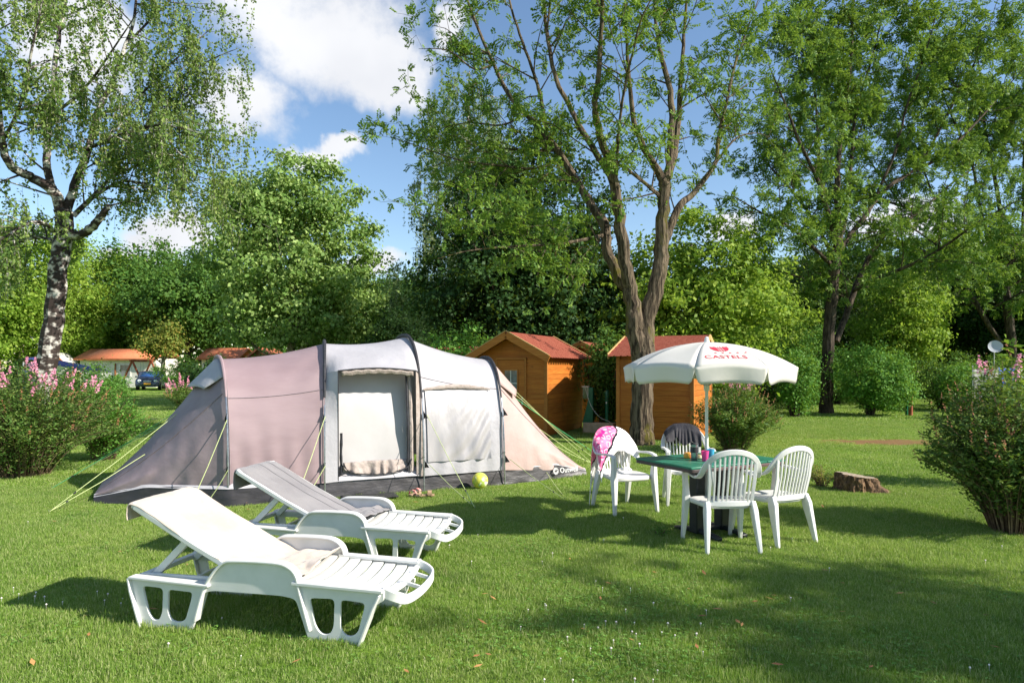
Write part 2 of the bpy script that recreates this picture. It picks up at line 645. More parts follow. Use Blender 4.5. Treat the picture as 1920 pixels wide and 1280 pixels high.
def grass_patch(name, size, n, h, w, seed):
    rg = np.random.default_rng(seed)
    x = rg.uniform(-size / 2, size / 2, n); y = rg.uniform(-size / 2, size / 2, n)
    hh = h * rg.uniform(.45, 1.15, n) * (1 + .25 * np.sin(x * 19 + seed) * np.cos(y * 17))
    a = rg.uniform(0, 2 * math.pi, n); lean = np.abs(rg.normal(0, .55, n))
    f = rg.uniform(0, 2 * math.pi, n)
    ww = w * rg.uniform(.6, 1.2, n)
    dx, dy = np.cos(a) * lean * hh, np.sin(a) * lean * hh
    bx, by = np.cos(f) * ww / 2, np.sin(f) * ww / 2
    z0 = np.full(n, -.004)
    hz = hh / np.sqrt(1 + lean ** 2)
    V = np.stack([np.stack([x - bx, y - by, z0], 1), np.stack([x + bx, y + by, z0], 1),
                  np.stack([x + dx * .45 + bx * .8, y + dy * .45 + by * .8, hz * .62], 1),
                  np.stack([x + dx * .45 - bx * .8, y + dy * .45 - by * .8, hz * .62], 1),
                  np.stack([x + dx, y + dy, hz], 1)], 1)
    me = bpy.data.meshes.new(name)
    me.vertices.add(n * 5)
    me.vertices.foreach_set('co', V.reshape(-1).astype(np.float32))
    base = np.arange(n)[:, None] * 5
    li = np.concatenate([base + np.array([0, 1, 2, 3]), base + np.array([3, 2, 4])], 1).reshape(-1)
    me.loops.add(n * 7)
    me.loops.foreach_set('vertex_index', li.astype(np.int32))
    me.polygons.add(n * 2)
    st = (np.arange(n)[:, None] * 7 + np.array([0, 4])).reshape(-1)
    me.polygons.foreach_set('loop_start', st.astype(np.int32))
    me.materials.append(M['blade'])
    me.update(calc_edges=True)
    return bpy.data.objects.new(name, me)

patches = [grass_patch('near_tuft', .42, 1400, .036, .0032, i) for i in range(4)]
patches += [grass_patch('mid_tuft', 1.0, 1900, .038, .0065, 10 + i) for i in range(3)]
patches += [grass_patch('far_tuft', 2.6, 2200, .05, .02, 20 + i) for i in range(3)]
rg = np.random.default_rng(3)
pts, idx, rot, sca = [], [], [], []
def worn_spot(x, y):
    return ((x - 8.2) / 1.5) ** 2 + ((y - 15) / .6) ** 2 < 1 or ((x - 5.55) / .7) ** 2 + ((y - 6.55) / .42) ** 2 < 1
for y0, y1, step, ids in ((2.6, 9.2, .26, range(0, 4)), (9.2, 21, .68, range(4, 7)), (21, 48, 1.75, range(7, 10))):
    y = y0
    while y < y1:
        half = .78 * y + 1.6
        x = -half
        while x < half:
            px_, py_ = x + rg.uniform(-.3, .3) * step, y + rg.uniform(-.3, .3) * step
            if not in_poly(px_, py_, TENT_POLY) and not worn_spot(px_, py_):
                pts.append((px_, py_, 0)); idx.append(int(rg.choice(list(ids))))
                rot.append((0, 0, rg.uniform(0, 6.28)))
                s_ = rg.uniform(.7, 1.2) * (1 + .4 * vnoise(px_ * .7, py_ * .7) + .35 * vnoise(px_ * 2.1, py_ * 2.1, 4))
                sca.append((1, 1, s_))
            x += step
        y += step
gm = bpy.data.meshes.new('grass')
gm.from_pydata(pts, [], [])
a = gm.attributes.new('idx', 'INT', 'POINT'); a.data.foreach_set('value', idx)
a = gm.attributes.new('rot', 'FLOAT_VECTOR', 'POINT'); a.data.foreach_set('vector', np.array(rot, dtype=np.float32).reshape(-1))
a = gm.attributes.new('sca', 'FLOAT_VECTOR', 'POINT'); a.data.foreach_set('vector', np.array(sca, dtype=np.float32).reshape(-1))
grass = stuff(link('grass', gm))
grass['label'] = 'short mown green grass covering the lawn'
ng = bpy.data.node_groups.new('grass_scatter', 'GeometryNodeTree')
ng.interface.new_socket('Geometry', in_out='INPUT', socket_type='NodeSocketGeometry')
ng.interface.new_socket('Geometry', in_out='OUTPUT', socket_type='NodeSocketGeometry')
gi, go = ng.nodes.new('NodeGroupInput'), ng.nodes.new('NodeGroupOutput')
iop = ng.nodes.new('GeometryNodeInstanceOnPoints')
g2i = ng.nodes.new('GeometryNodeGeometryToInstance')
for ob in reversed(patches):
    oi = ng.nodes.new('GeometryNodeObjectInfo')
    oi.inputs['Object'].default_value = ob
    ng.links.new(oi.outputs['Geometry'], g2i.inputs[0])
ng.links.new(gi.outputs[0], iop.inputs['Points'])
ng.links.new(g2i.outputs[0], iop.inputs['Instance'])
iop.inputs['Pick Instance'].default_value = True
for nm, ty, so in (('idx', 'INT', 'Instance Index'), ('rot', 'FLOAT_VECTOR', 'Rotation'), ('sca', 'FLOAT_VECTOR', 'Scale')):
    na = ng.nodes.new('GeometryNodeInputNamedAttribute')
    na.data_type = ty
    na.inputs['Name'].default_value = nm
    ng.links.new(na.outputs['Attribute'], iop.inputs[so])
ng.links.new(iop.outputs[0], go.inputs[0])
md = grass.modifiers.new('scatter', 'NODES')
md.node_group = ng

# white clover heads and small leaves lying in the lawn
fl, dl = MB(), MB()
rr = random.Random(5)
for i in range(75):
    if i < 32:
        px_, py_ = rr.gauss(1130, 90), rr.gauss(1200, 45)
    elif i < 44:
        px_, py_ = rr.uniform(0, 240), rr.gauss(1140, 12)
    else:
        px_, py_ = rr.uniform(0, 1900), rr.uniform(930, 1275)
    if py_ < 900:
        continue
    q = gp(px_, min(py_, 1290))
    r_ = rr.uniform(.004, .0075)
    h_ = rr.uniform(.03, .05)
    fl.lathe([(r_ * .4, h_ - r_ * .8), (r_, h_), (r_ * .75, h_ + r_ * .7), (r_ * .1, h_ + r_)], 6, q)
    fl.tube([q, q + Vector((0, 0, h_ - r_))], .0012, 3)
stuff(fl.build('clover_flowers', pmat('clover_white', '#e9e6dc', '#d8c9c4', scale=40, rough=.9)))
for i in range(70):
    q = gp(rr.uniform(0, 1900), rr.uniform(930, 1278))
    a, l_ = rr.uniform(0, 6.3), rr.uniform(.02, .04)
    t_ = Vector((math.cos(a), math.sin(a), rr.uniform(-.2, .4))) * l_
    b_ = Vector((-math.sin(a), math.cos(a), rr.uniform(-.2, .2))) * l_ * .35
    q = q + Vector((0, 0, .035))
    dl.add([q - t_, q + b_, q + t_, q - b_], [(0, 1, 2, 3)])
stuff(dl.build('fallen_leaves', pmat('dry_leaf', '#8a5b34', '#b98a52', scale=9, rough=.8), smooth=0))

# clover leaves in loose patches among the grass
rgc = np.random.default_rng(9)
cl = []
for i in range(46):
    q = gp(rgc.normal(1120, 170), rgc.normal(1190, 60)) if i < 12 else gp(rgc.uniform(0, 1900), rgc.uniform(960, 1275))
    n = int(rgc.uniform(30, 110))
    cl.append(np.array([q.x, q.y, 0]) + rgc.normal(size=(n, 3)) * np.array([.2, .2, 0]) + np.stack([np.zeros(n), np.zeros(n), rgc.uniform(.012, .032, n)], 1))
cl = np.concatenate(cl)
out = []
a = rgc.uniform(0, 6.283, len(cl))
for k in range(3):
    d_ = np.stack([np.cos(a + 2.094 * k), np.sin(a + 2.094 * k), np.full(len(cl), .1)], 1)
    out.append(leaf_quads(cl + d_ * .008, np.array([0, 0, 1.0]) + rgc.normal(size=(len(cl), 3)) * .25, d_, np.full(len(cl), .016), np.full(len(cl), .014)))
stuff(link('clover_leaves', quads('clover_leaves', np.concatenate(out), leaf_mat('clover_leaf', '#5f8a38', '#6f9a42', '#88ab5a', .3))))
# ------------------------------------------------------------------ vegetation builders
def crown_points(env, ncl, per, sig, rg, flat=.7, inner=.35):
    """clumps of leaves filling ellipsoids; returns leaf points, outward directions, clump centres"""
    vol = np.array([e[3] * e[4] * e[5] for e in env]) ** .8
    P, N, K = [], [], []
    for e, w in zip(env, vol / vol.sum()):
        n = max(3, int(ncl * w))
        d = unit(rg.normal(size=(n, 3)))
        lump = 1 + .16 * np.sin(d[:, 0] * 5 + e[0] * 3) * np.cos(d[:, 1] * 4.3 + e[2]) + .12 * np.sin(d[:, 2] * 7 + d[:, 0] * 6)
        rad = (inner ** 3 + rg.random(n) * (1 - inner ** 3)) ** (1 / 2.6) * lump
        c = np.array(e[:3]) + d * rad[:, None] * np.array(e[3:6])
        K.append(c)
        cnt = np.maximum(4, (per * rg.uniform(.5, 1.5, n))).astype(int)
        rep = np.repeat(np.arange(n), cnt)
        o = rg.normal(size=(len(rep), 3)) * sig * np.array([1, 1, flat]) * rg.uniform(.7, 1.3, n)[rep][:, None]
        P.append(c[rep] + o)
        N.append(d[rep] * .5 + np.array([0, 0, .55]) + unit(o + 1e-6) * .5)
    return np.concatenate(P), np.concatenate(N), np.concatenate(K)

def crown_mesh(name, mat, P, N, L, W, rg, rough=.75, droop=.25):
    n = len(P)
    nn = N + rg.normal(size=(n, 3)) * rough
    tt = rg.normal(size=(n, 3)) + np.array([0, 0, -droop * 2])
    k = rg.uniform(.45, 1.4, n)
    return quads(name, leaf_quads(P, nn, tt, L * k, W * k), mat)

def broad_tree(name, label, loc, H, tr, env, ncl, per, sig, leaf, lmat, bmat, seed, trunk_to=.8, lean=(0, 0), nlimb=26,
               group=None, cat='tree', ratio=.62, flat=.7, inner=.35, rough=.75, multi=0):
    rg = np.random.default_rng(seed)
    root = thing(name, label, cat, loc, 0, group)
    P, N, K = crown_points(env, ncl, per, sig, rg, flat, inner)
    tb = MB()
    top = H * trunk_to
    path, rad = [], []
    for i in range(9):
        t = i / 8
        path.append((lean[0] * t + .12 * math.sin(seed + t * 5) * t, lean[1] * t + .12 * math.cos(seed * 2 + t * 4) * t, -.05 + t * top))
        rad.append(tr * (1.35 if i == 0 else 1) * (1 - .85 * t) + .012)
    tb.tube(path, rad, 10)
    for s_ in range(multi):
        a = 6.28 * s_ / multi + seed
        e = Vector((math.cos(a), math.sin(a), 0))
        tb.tube([Vector((0, 0, -.05)) + e * tr, Vector((0, 0, H * .3)) + e * H * .12, Vector((0, 0, H * .7)) + e * H * .25], [tr * .8, tr * .5, .01], 6)
    sel = rg.choice(len(K), min(nlimb, len(K)), replace=False)
    for i in sel:
        c = Vector(K[i])
        z0 = min(max(c.z - .75 * math.hypot(c.x, c.y) - .3, top * .18), top * .92)
        t = (z0 + .05) / top
        a = Vector(path[0]).lerp(Vector(path[-1]), t)
        k = min(int(t * 8), 7)
        a = Vector(path[k]).lerp(Vector(path[k + 1]), t * 8 - k)
        r0 = max(.012, tr * (1 - .85 * t) * .45)
        m = a.lerp(c, .5) + Vector((0, 0, -.08 * (c - a).length))
        tb.tube([a, a.lerp(m, .6) + Vector((0, 0, .03)), m, c], [r0, r0 * .8, r0 * .6, .006], 5)
    tb.build('trunk', bmat, root)
    link('crown', crown_mesh('crown', lmat, P, N, leaf, leaf * ratio, rg, rough), root)
    return root

def limb_tree(name, label, loc, limbs, subs, kind, lmat, bmat, seed, sub_len=(1.0, 2.2), twigs=5, leaf=.2, group=None, zmin=3.2,
              up=.25, tw_len=.6, n_leaf=9, leaflet=(.05, .026), extra=None, nseg=10):
    """a tree on traced limbs: limbs = [[(x,y,z,r), ...], ...] in metres, relative to loc"""
    rg = np.random.default_rng(seed)
    root = thing(name, label, 'tree', loc, 0, group)
    tb = MB()
    samp = []
    for lb in limbs:
        P = catmull([Vector(q[:3]) for q in lb], 5)
        r_ = np.interp(np.linspace(0, len(lb) - 1, len(P)), np.arange(len(lb)), [q[3] for q in lb])
        Pw = [q + Vector((vnoise(q.z * 1.3, i, 0, seed), vnoise(q.z * 1.3, i, 5, seed), 0)) * min(.05, r_[i] * .5) for i, q in enumerate(P)]
        tb.tube(Pw, [float(v) for v in r_], nseg if max(r_) > .06 else 6)
        for i in range(len(Pw) - 1):
            if Pw[i].z > zmin and r_[i] < .11:
                samp.append((Pw[i], (Pw[i + 1] - Pw[i]), float(r_[i])))
    w = np.array([s[1].length * (1 if s[2] < .045 else .32) for s in samp]); w /= w.sum()
    LP, LD, LN = [], [], []           # leaf stalk start, direction, normal
    starts = [samp[i] for i in rg.choice(len(samp), subs, p=w)]
    if extra:
        starts += extra
    for (a, d, r0) in starts:
        dn = d.normalized()
        v = Vector(rg.normal(size=3)); v = (v - dn * v.dot(dn)).normalized()
        dr = (dn * .55 + v * .9 + Vector((0, 0, up))).normalized()
        Ls = float(rg.uniform(*sub_len))
        bend = Vector(rg.normal(size=3)) * .12 * Ls
        sp = [a, a + dr * Ls * .35 + bend * .3, a + dr * Ls * .7 + bend, a + dr * Ls + bend * 1.6 + Vector((0, 0, -.12 * Ls))]
        rs = min(.022, r0 * .5)
        tb.tube(sp, [rs, rs * .7, rs * .45, .003], 4, cap=False)
        S = catmull(sp, 4)
        for k in range(twigs):
            t = .3 + .7 * (k + float(rg.random())) / twigs
            q = S[min(int(t * (len(S) - 1)), len(S) - 2)]
            tv = (dr * .6 + Vector(rg.normal(size=3)) * .7).normalized()
            if kind == 'hang':
                tl = float(rg.uniform(.5, 1.7)) * tw_len
                e1 = q + tv * .25 * tw_len
                e = e1 + Vector((float(rg.normal(0, .06)), float(rg.normal(0, .06)), -tl))
                tb.tube([q, e1, e], [.004, .003, .0015], 3, cap=False)
                m = int(n_leaf * tl / tw_len) + 3
                f = rg.random(m)
                pp = np.where(f[:, None] < .2, np.array(q) + (np.array(e1 - q)) * (f[:, None] * 5), np.array(e1) + np.array(e - e1) * ((f[:, None] - .2) / .8))
                LP.append(pp + rg.normal(size=(m, 3)) * .035)
                LD.append(rg.normal(size=(m, 3)) + np.array([0, 0, -.8]))
                LN.append(rg.normal(size=(m, 3)) + np.array([0, 0, .2]))
            else:
                tl = tw_len * float(rg.uniform(.6, 1.3))
                e = q + tv * tl
                tb.tube([q, q.lerp(e, .5) + Vector((0, 0, .04 * tl)), e], [.005, .004, .002], 3, cap=False)
                m = n_leaf
                f = rg.random(m)
                LP.append(np.array(q) + np.array(e - q) * f[:, None])
                LD.append(np.array(tv) * .5 + rg.normal(size=(m, 3)) * .75 + np.array([0, 0, -.15]))
                LN.append(rg.normal(size=(m, 3)) * .45 + np.array([0, 0, 1.0]))
    tb.build('trunk', bmat, root)
    LP, LD, LN = np.concatenate(LP), unit(np.concatenate(LD)), unit(np.concatenate(LN))
    n = len(LP)
    if kind == 'hang':
        k = rg.uniform(.7, 1.3, n)
        Q = leaf_quads(LP, LN, LD, leaflet[0] * k, leaflet[1] * k)
    else:
        side = unit(np.cross(LN, LD))
        nrm = unit(np.cross(LD, side))
        out = []
        ll = leaf * rg.uniform(.7, 1.25, n)[:, None]
        pairs = 5
        for j in range(pairs):
            s_ = .28 + .68 * j / (pairs - 1)
            c = LP + LD * ll * s_ + np.array([0, 0, -1]) * ll * .12 * s_ * s_
            for sg in (-1, 1):
                ax = unit(side * sg + LD * .45)
                nn = nrm + side * sg * .25 + rg.normal(size=(n, 3)) * .3
                k = rg.uniform(.8, 1.2, n)
                out.append(leaf_quads(c + ax * leaflet[0] * .5, nn, ax, leaflet[0] * k, leaflet[1] * k))
        out.append(leaf_quads(LP + LD * ll * 1.05, nrm, LD, np.full(n, leaflet[0]), np.full(n, leaflet[1])))
        Q = np.concatenate(out)
    link('crown', quads('crown', Q, lmat), root)
    return root

def px_limb(pts, d0, loc):
    """traced limb: (px, py, depth offset, radius) -> metres relative to loc"""
    out = []
    for px_, py_, dd, r_ in pts:
        q = at(px_, py_, d0 + dd) - Vector(loc)
        out.append((q.x, q.y, q.z, r_))
    return out

def shrub(name, label, loc, H, Rd, nst, lmat, seed, leaf=.05, nleaf=26, spikes=(0, 0), sp_len=.16, ratio=.42, zlow=.12, group=None, ry=None):
    """many stems arching out of one base, leaves along them, plumes at the tips"""
    rg = np.random.default_rng(seed)
    root = thing(name, label, 'shrub', loc, 0, group)
    tb, pk, sd = MB(), MB(), MB()
    LP, LD, LN, tips = [], [], [], []
    ry = ry or Rd
    for i in range(nst):
        a = rg.uniform(0, 6.283)
        rr_ = math.sqrt(rg.random())
        hh = H * (1 - .45 * rr_ ** 2) * rg.uniform(.62, 1.04)
        b = Vector((math.cos(a) * Rd * .22 * rr_, math.sin(a) * ry * .22 * rr_, -.02))
        e = Vector((math.cos(a) * Rd * rr_, math.sin(a) * ry * rr_, hh))
        m = b.lerp(e, .5) + Vector((0, 0, .14 * hh))
        m.x *= .8; m.y *= .8
        S = catmull([b, m, e], 5)
        tb.tube(S, [.007, .006, .006, .005, .005, .004, .004, .003, .003, .002, .002], 3, cap=False)
        SA = np.array([tuple(q) for q in S])
        for kk in range(4):
            n = nleaf // 4 + 1
            f = zlow + (1 - zlow) * rg.random(n) ** .8
            p_ = np.stack([np.interp(f * (len(S) - 1), np.arange(len(S)), SA[:, j]) for j in range(3)], 1)
            off = rg.normal(size=(n, 3)); off[:, 2] = np.abs(off[:, 2]) * .4
            off = unit(off) * rg.uniform(.01, .12, n)[:, None] * (leaf / .05)
            LP.append(p_ + off)
            LD.append(unit(off) + np.array([0, 0, .35]))
            LN.append(rg.normal(size=(n, 3)) * .5 + np.array([0, 0, .9]))
        tips.append((S[-1], (S[-1] - S[-3]).normalized()))
    tb.build('stem', M['twig'], root)
    LP, LD, LN = np.concatenate(LP), np.concatenate(LD), np.concatenate(LN)
    k = rg.uniform(.7, 1.3, len(LP))
    link('foliage', quads('foliage', leaf_quads(LP, LN, LD, leaf * k, leaf * ratio * k), lmat), root)
    order = sorted(range(len(tips)), key=lambda i: -tips[i][0].z)
    np_, ns_ = spikes
    picks = [order[i] for i in rg.permutation(min(len(order), np_ * 2))[:np_]]
    rest = [i for i in rg.permutation(len(tips)) if i not in picks][:ns_]
    for mb, ids in ((pk, picks), (sd, rest)):
        for i in ids:
            q, d = tips[i]
            d = (d * .6 + Vector((0, 0, .7)) + Vector(rg.normal(size=3)) * .15).normalized()
            L_ = sp_len * rg.uniform(.7, 1.4)
            n = 26 if mb is pk else 16
            for j in range(n):
                f = rg.random()
                w_ = (.032 if mb is pk else .016) * (1 - f * .75) * sp_len / .16
                o = Vector(rg.normal(size=3)).normalized() * w_
                c_ = q + d * L_ * f + o
                s_ = (.013 if mb is pk else .009) * sp_len / .16
                t1, t2 = o.orthogonal().normalized() * s_, o.normalized() * s_
                mb.add([c_ - t1, c_ + t2, c_ + t1, c_ - t2], [(0, 1, 2, 3)])
    if pk.v:
        stuff(pk.build('blossom', M['pink'], root, smooth=0))
    if sd.v:
        stuff(sd.build('seed_head', M['seed'], root, smooth=0))
    return root
# ------------------------------------------------------------------ trees
# the forked locust by the huts
D = 14.5
loc = (gp(1202, 833).x, D, 0)
KR = .72
def LL(pts):
    return px_limb([(a, b, c, r_ * (KR if r_ < .2 else .8)) for a, b, c, r_ in pts], D, loc)
ll = [
    LL([(1201, 838, 0, .42), (1202, 815, 0, .33), (1204, 760, 0, .29), (1206, 710, 0, .29), (1208, 665, 0, .33), (1207, 640, 0, .27)]),
    LL([(1199, 665, -.05, .22), (1190, 610, -.1, .23), (1184, 560, -.1, .2), (1174, 504, -.2, .19), (1163, 424, -.3, .17), (1152, 344, -.4, .15), (1140, 300, -.6, .12),
        (1122, 240, -.8, .1), (1115, 190, -.9, .09), (1124, 130, -1.1, .07), (1130, 0, -1.4, .05), (1140, -130, -1.6, .015)]),
    LL([(1180, 545, .02, .14), (1158, 519, .1, .16), (1140, 470, .2, .16), (1131, 420, .3, .16), (1112, 388, .4, .13), (1075, 330, .7, .11), (1050, 290, .9, .1),
        (1020, 250, 1.1, .09), (960, 185, 1.5, .075), (925, 120, 1.8, .06), (880, 10, 2.1, .045), (850, -90, 2.4, .015)]),
    LL([(1028, 262, 1.05, .07), (1015, 190, 1.0, .065), (1005, 150, .9, .055), (980, 80, .8, .045), (955, 0, .7, .035), (940, -90, .6, .012)]),
    LL([(1146, 330, -.4, .1), (1100, 260, -.2, .09), (1065, 195, 0, .075), (1040, 140, .1, .065), (1025, 60, .2, .055), (1020, 0, .2, .045), (1010, -110, .2, .012)]),
    LL([(1210, 660, .05, .23), (1214, 592, .1, .24), (1229, 537, .1, .21), (1239, 482, .1, .2), (1243, 409, .1, .18), (1247, 344, .1, .18)]),
    LL([(1240, 470, .1, .12), (1257, 428, .2, .13), (1276, 384, .3, .11), (1301, 362, .5, .09), (1341, 307, .8, .07), (1346, 270, .9, .06), (1360, 200, 1.1, .05),
        (1376, 130, 1.3, .04), (1396, 70, 1.5, .03), (1422, 0, 1.7, .015)]),
    LL([(1246, 350, .1, .13), (1233, 318, 0, .12), (1214, 290, -.2, .09), (1190, 230, -.5, .075), (1180, 150, -.7, .055), (1174, 60, -.9, .04), (1170, -60, -1, .012)]),
    LL([(1248, 348, .1, .14), (1256, 300, .2, .12), (1259, 230, .3, .1), (1256, 170, .4, .085), (1241, 110, .4, .07), (1232, 60, .4, .055), (1222, -60, .4, .015)]),
    LL([(1250, 340, .15, .12), (1264, 290, .5, .1), (1272, 220, .8, .085), (1278, 130, 1.1, .065), (1286, 20, 1.4, .045), (1290, -80, 1.6, .012)]),
    LL([(1242, 372, .1, .06), (1205, 340, -.3, .05), (1160, 308, -.8, .035), (1120, 300, -1.2, .012)]),
    LL([(1156, 345, -.4, .05), (1158, 270, -.9, .04), (1170, 170, -1.3, .035), (1186, 100, -1.6, .03), (1205, 30, -1.9, .022), (1240, -30, -2.1, .01)]),
    LL([(1052, 300, .9, .05), (1000, 316, .9, .04), (940, 311, .9, .035), (860, 300, .9, .025), (790, 276, .8, .015), (735, 258, .7, .006)]),
    LL([(1040, 283, .95, .045), (960, 280, 1.4, .035), (880, 270, 1.8, .022), (800, 255, 2.2, .008)]),
    LL([(1135, 440, .3, .06), (1100, 448, -.4, .05), (1040, 458, -1.0, .04), (960, 462, -1.5, .03), (880, 470, -1.9, .018), (820, 485, -2.1, .006)]),
    LL([(985, 215, 1.3, .04), (940, 235, 1.0, .03), (880, 230, .8, .02), (830, 240, .5, .008)]),
    LL([(925, 120, 1.8, .04), (890, 130, 1.6, .03), (840, 95, 1.3, .02), (785, 92, 1.0, .006)]),
    LL([(1341, 307, .8, .04), (1380, 260, 1.0, .03), (1420, 250, 1.2, .015), (1450, 262, 1.3, .006)]),
]
locust = limb_tree('locust_tree', 'tall forked locust tree with mossy trunk beside the wooden huts', loc, ll, 205, 'pinnate', M['leaf_locust'], M['bark_locust'],
                   11, sub_len=(.6, 1.7), twigs=5, leaf=.2, zmin=3.7, n_leaf=6, tw_len=.4, leaflet=(.062, .04),
                   extra=[(at(1120 - 9.5 * i, 452 + 12 * math.sin(i * .7), D - .4 - .05 * i) - Vector(loc), Vector((-1, -.3, .1)), .012) for i in range(17)])

# the spreading ash on the right
D = 24.7
loc = (gp(1550, 775).x, D, 0)
al = [
    LL([(1548, 780, 0, .36), (1550, 740, 0, .27), (1553, 640, 0, .25), (1562, 540, 0, .24), (1568, 470, 0, .23)]),
    LL([(1567, 480, 0, .17), (1570, 400, .1, .16), (1570, 322, .2, .14), (1580, 230, .3, .11), (1594, 124, .4, .08), (1600, 20, .5, .05), (1606, -80, .6, .012)]),
    LL([(1569, 470, 0, .13), (1584, 412, .4, .11), (1596, 300, .8, .09), (1606, 210, 1.0, .07), (1640, 90, 1.4, .05), (1670, -40, 1.6, .012)]),
    LL([(1566, 460, 0, .12), (1542, 360, -.5, .1), (1520, 310, -.9, .085), (1497, 262, -1.2, .07), (1470, 190, -1.5, .045), (1440, 120, -1.8, .012)]),
    LL([(1545, 370, -.5, .08), (1535, 280, -.2, .07), (1530, 200, 0, .055), (1520, 110, .2, .04), (1500, 20, .3, .012)]),
    LL([(1572, 470, 0, .14), (1617, 412, .6, .12), (1655, 360, 1.0, .11), (1710, 322, 1.5, .09), (1767, 292, 2.0, .075), (1835, 225, 2.6, .055), (1900, 150, 3.2, .03), (1950, 100, 3.5, .012)]),
    LL([(1640, 375, .8, .08), (1680, 280, 1.0, .07), (1700, 200, 1.2, .055), (1735, 100, 1.3, .04), (1760, 10, 1.4, .012)]),
    LL([(1568, 640, .1, .15), (1590, 580, .5, .15), (1616, 509, .9, .13), (1660, 440, 1.4, .1), (1720, 400, 1.9, .08), (1790, 340, 2.5, .05), (1850, 300, 2.8, .012)]),
    LL([(1600, 545, .6, .1), (1650, 520, -.3, .085), (1700, 500, -.9, .075), (1760, 469, -1.5, .06), (1842, 412, -2.2, .04), (1925, 368, -2.8, .012)]),
    LL([(1563, 500, 0, .1), (1520, 460, -.6, .085), (1480, 425, -1.1, .065), (1430, 400, -1.5, .045), (1375, 368, -1.8, .012)]),
    LL([(1562, 480, 0, .09), (1510, 390, .7, .07), (1460, 330, 1.2, .05), (1410, 280, 1.6, .012)]),
    LL([(1597, 230, 1, .05), (1560, 120, .9, .04), (1545, 30, .8, .012)]),
    LL([(1720, 322, 1.5, .06), (1790, 190, 1.8, .05), (1840, 90, 2.0, .03), (1870, 0, 2.1, .012)]),
    LL([(1590, 560, .5, .06), (1500, 520, 1.0, .05), (1430, 500, 1.4, .03), (1400, 480, 1.6, .01)]),
    LL([(1700, 420, 1.7, .05), (1790, 480, 2.2, .04), (1850, 500, 2.6, .012)]),
]
ash = limb_tree('ash_tree', 'slender dark trunked ash with wide fanning crown on the open lawn', loc, al, 310, 'pinnate', M['leaf_ash'], M['bark_dark'],
                23, sub_len=(.8, 2.3), twigs=6, leaf=.3, zmin=3.8, n_leaf=8, tw_len=.6, leaflet=(.1, .056))

# the birch on the left
D = 14.0
loc = ((78 - 960) / F * D, D, 0)
bl = [
    LL([(74, 850, 0, .34), (80, 740, 0, .26), (88, 680, 0, .25), (100, 600, 0, .24), (110, 500, 0, .22), (120, 430, 0, .22), (118, 390, 0, .2)]),
    LL([(116, 400, 0, .16), (103, 362, -.1, .15), (62, 334, -.3, .13), (22, 312, -.6, .11), (4, 270, -.8, .09), (-4, 180, -1.0, .07), (-10, 60, -1.2, .05), (-14, -90, -1.3, .015)]),
    LL([(96, 352, 0, .11), (88, 300, .1, .1), (92, 220, .2, .09), (100, 150, .3, .075), (112, 60, .4, .06), (124, -10, .5, .05), (130, -140, .5, .015)]),
    LL([(122, 405, 0, .14), (140, 350, .2, .12), (165, 280, .4, .1), (182, 215, .5, .085), (212, 150, .6, .07), (236, 85, .7, .055), (252, 30, .7, .045), (262, -90, .8, .012)]),
    LL([(126, 440, 0, .13), (152, 440, -.1, .12), (178, 420, -.3, .11), (200, 393, -.4, .08), (205, 385, -.4, .05)]),
    LL([(138, 405, .1, .08), (165, 378, .3, .07), (205, 335, .6, .05), (235, 290, .9, .04), (280, 225, 1.3, .03), (330, 150, 1.6, .02), (380, 60, 1.8, .006)]),
    LL([(175, 370, .4, .05), (230, 340, .2, .04), (300, 352, 0, .03), (360, 358, -.2, .018), (410, 380, -.3, .006)]),
    LL([(108, 440, 0, .06), (85, 420, -.4, .05), (55, 418, -.8, .04), (0, 450, -1.3, .02), (-40, 470, -1.6, .01)]),
    LL([(110, 455, 0, .05), (70, 445, .4, .04), (20, 460, .8, .02), (-20, 470, 1, .008)]),
    LL([(92, 220, .2, .05), (150, 175, -.3, .04), (200, 110, -.8, .03), (260, 20, -1.2, .01)]),
    LL([(182, 215, .5, .05), (250, 190, .9, .04), (320, 120, 1.3, .03), (400, 50, 1.6, .01)]),
    LL([(165, 280, .4, .05), (230, 250, -.3, .035), (300, 235, -.8, .025), (380, 250, -1.1, .006)]),
    LL([(4, 270, -.8, .05), (40, 190, -1.4, .04), (60, 90, -1.8, .03), (80, 0, -2, .01)]),
    LL([(236, 85, .7, .04), (300, 20, 1.0, .03), (380, -60, 1.2, .01)]),
    LL([(300, 235, -.8, .02), (340, 290, -.9, .015), (400, 300, -1, .006)]),
    LL([(112, 60, .4, .04), (60, 0, .9, .03), (20, -60, 1.3, .01)]),
    LL([(205, 335, .6, .04), (270, 305, .4, .03), (340, 285, .1, .02), (425, 300, -.2, .006)]),
    LL([(235, 290, .9, .03), (300, 300, 1.3, .025), (370, 330, 1.6, .015), (420, 345, 1.8, .006)]),
    LL([(280, 225, 1.3, .03), (350, 200, 1.6, .02), (410, 190, 1.8, .006)]),
    LL([(330, 150, 1.6, .025), (400, 110, 1.2, .02), (450, 90, 1.0, .006)]),
]
birch = limb_tree('birch_tree', 'white barked birch with hanging twigs behind the pink flowering shrub', loc, bl, 300, 'hang', M['leaf_birch'], M['bark_birch'],
                  31, sub_len=(.5, 1.5), twigs=8, zmin=3.9, tw_len=.42, n_leaf=17, leaflet=(.066, .046), up=.15)

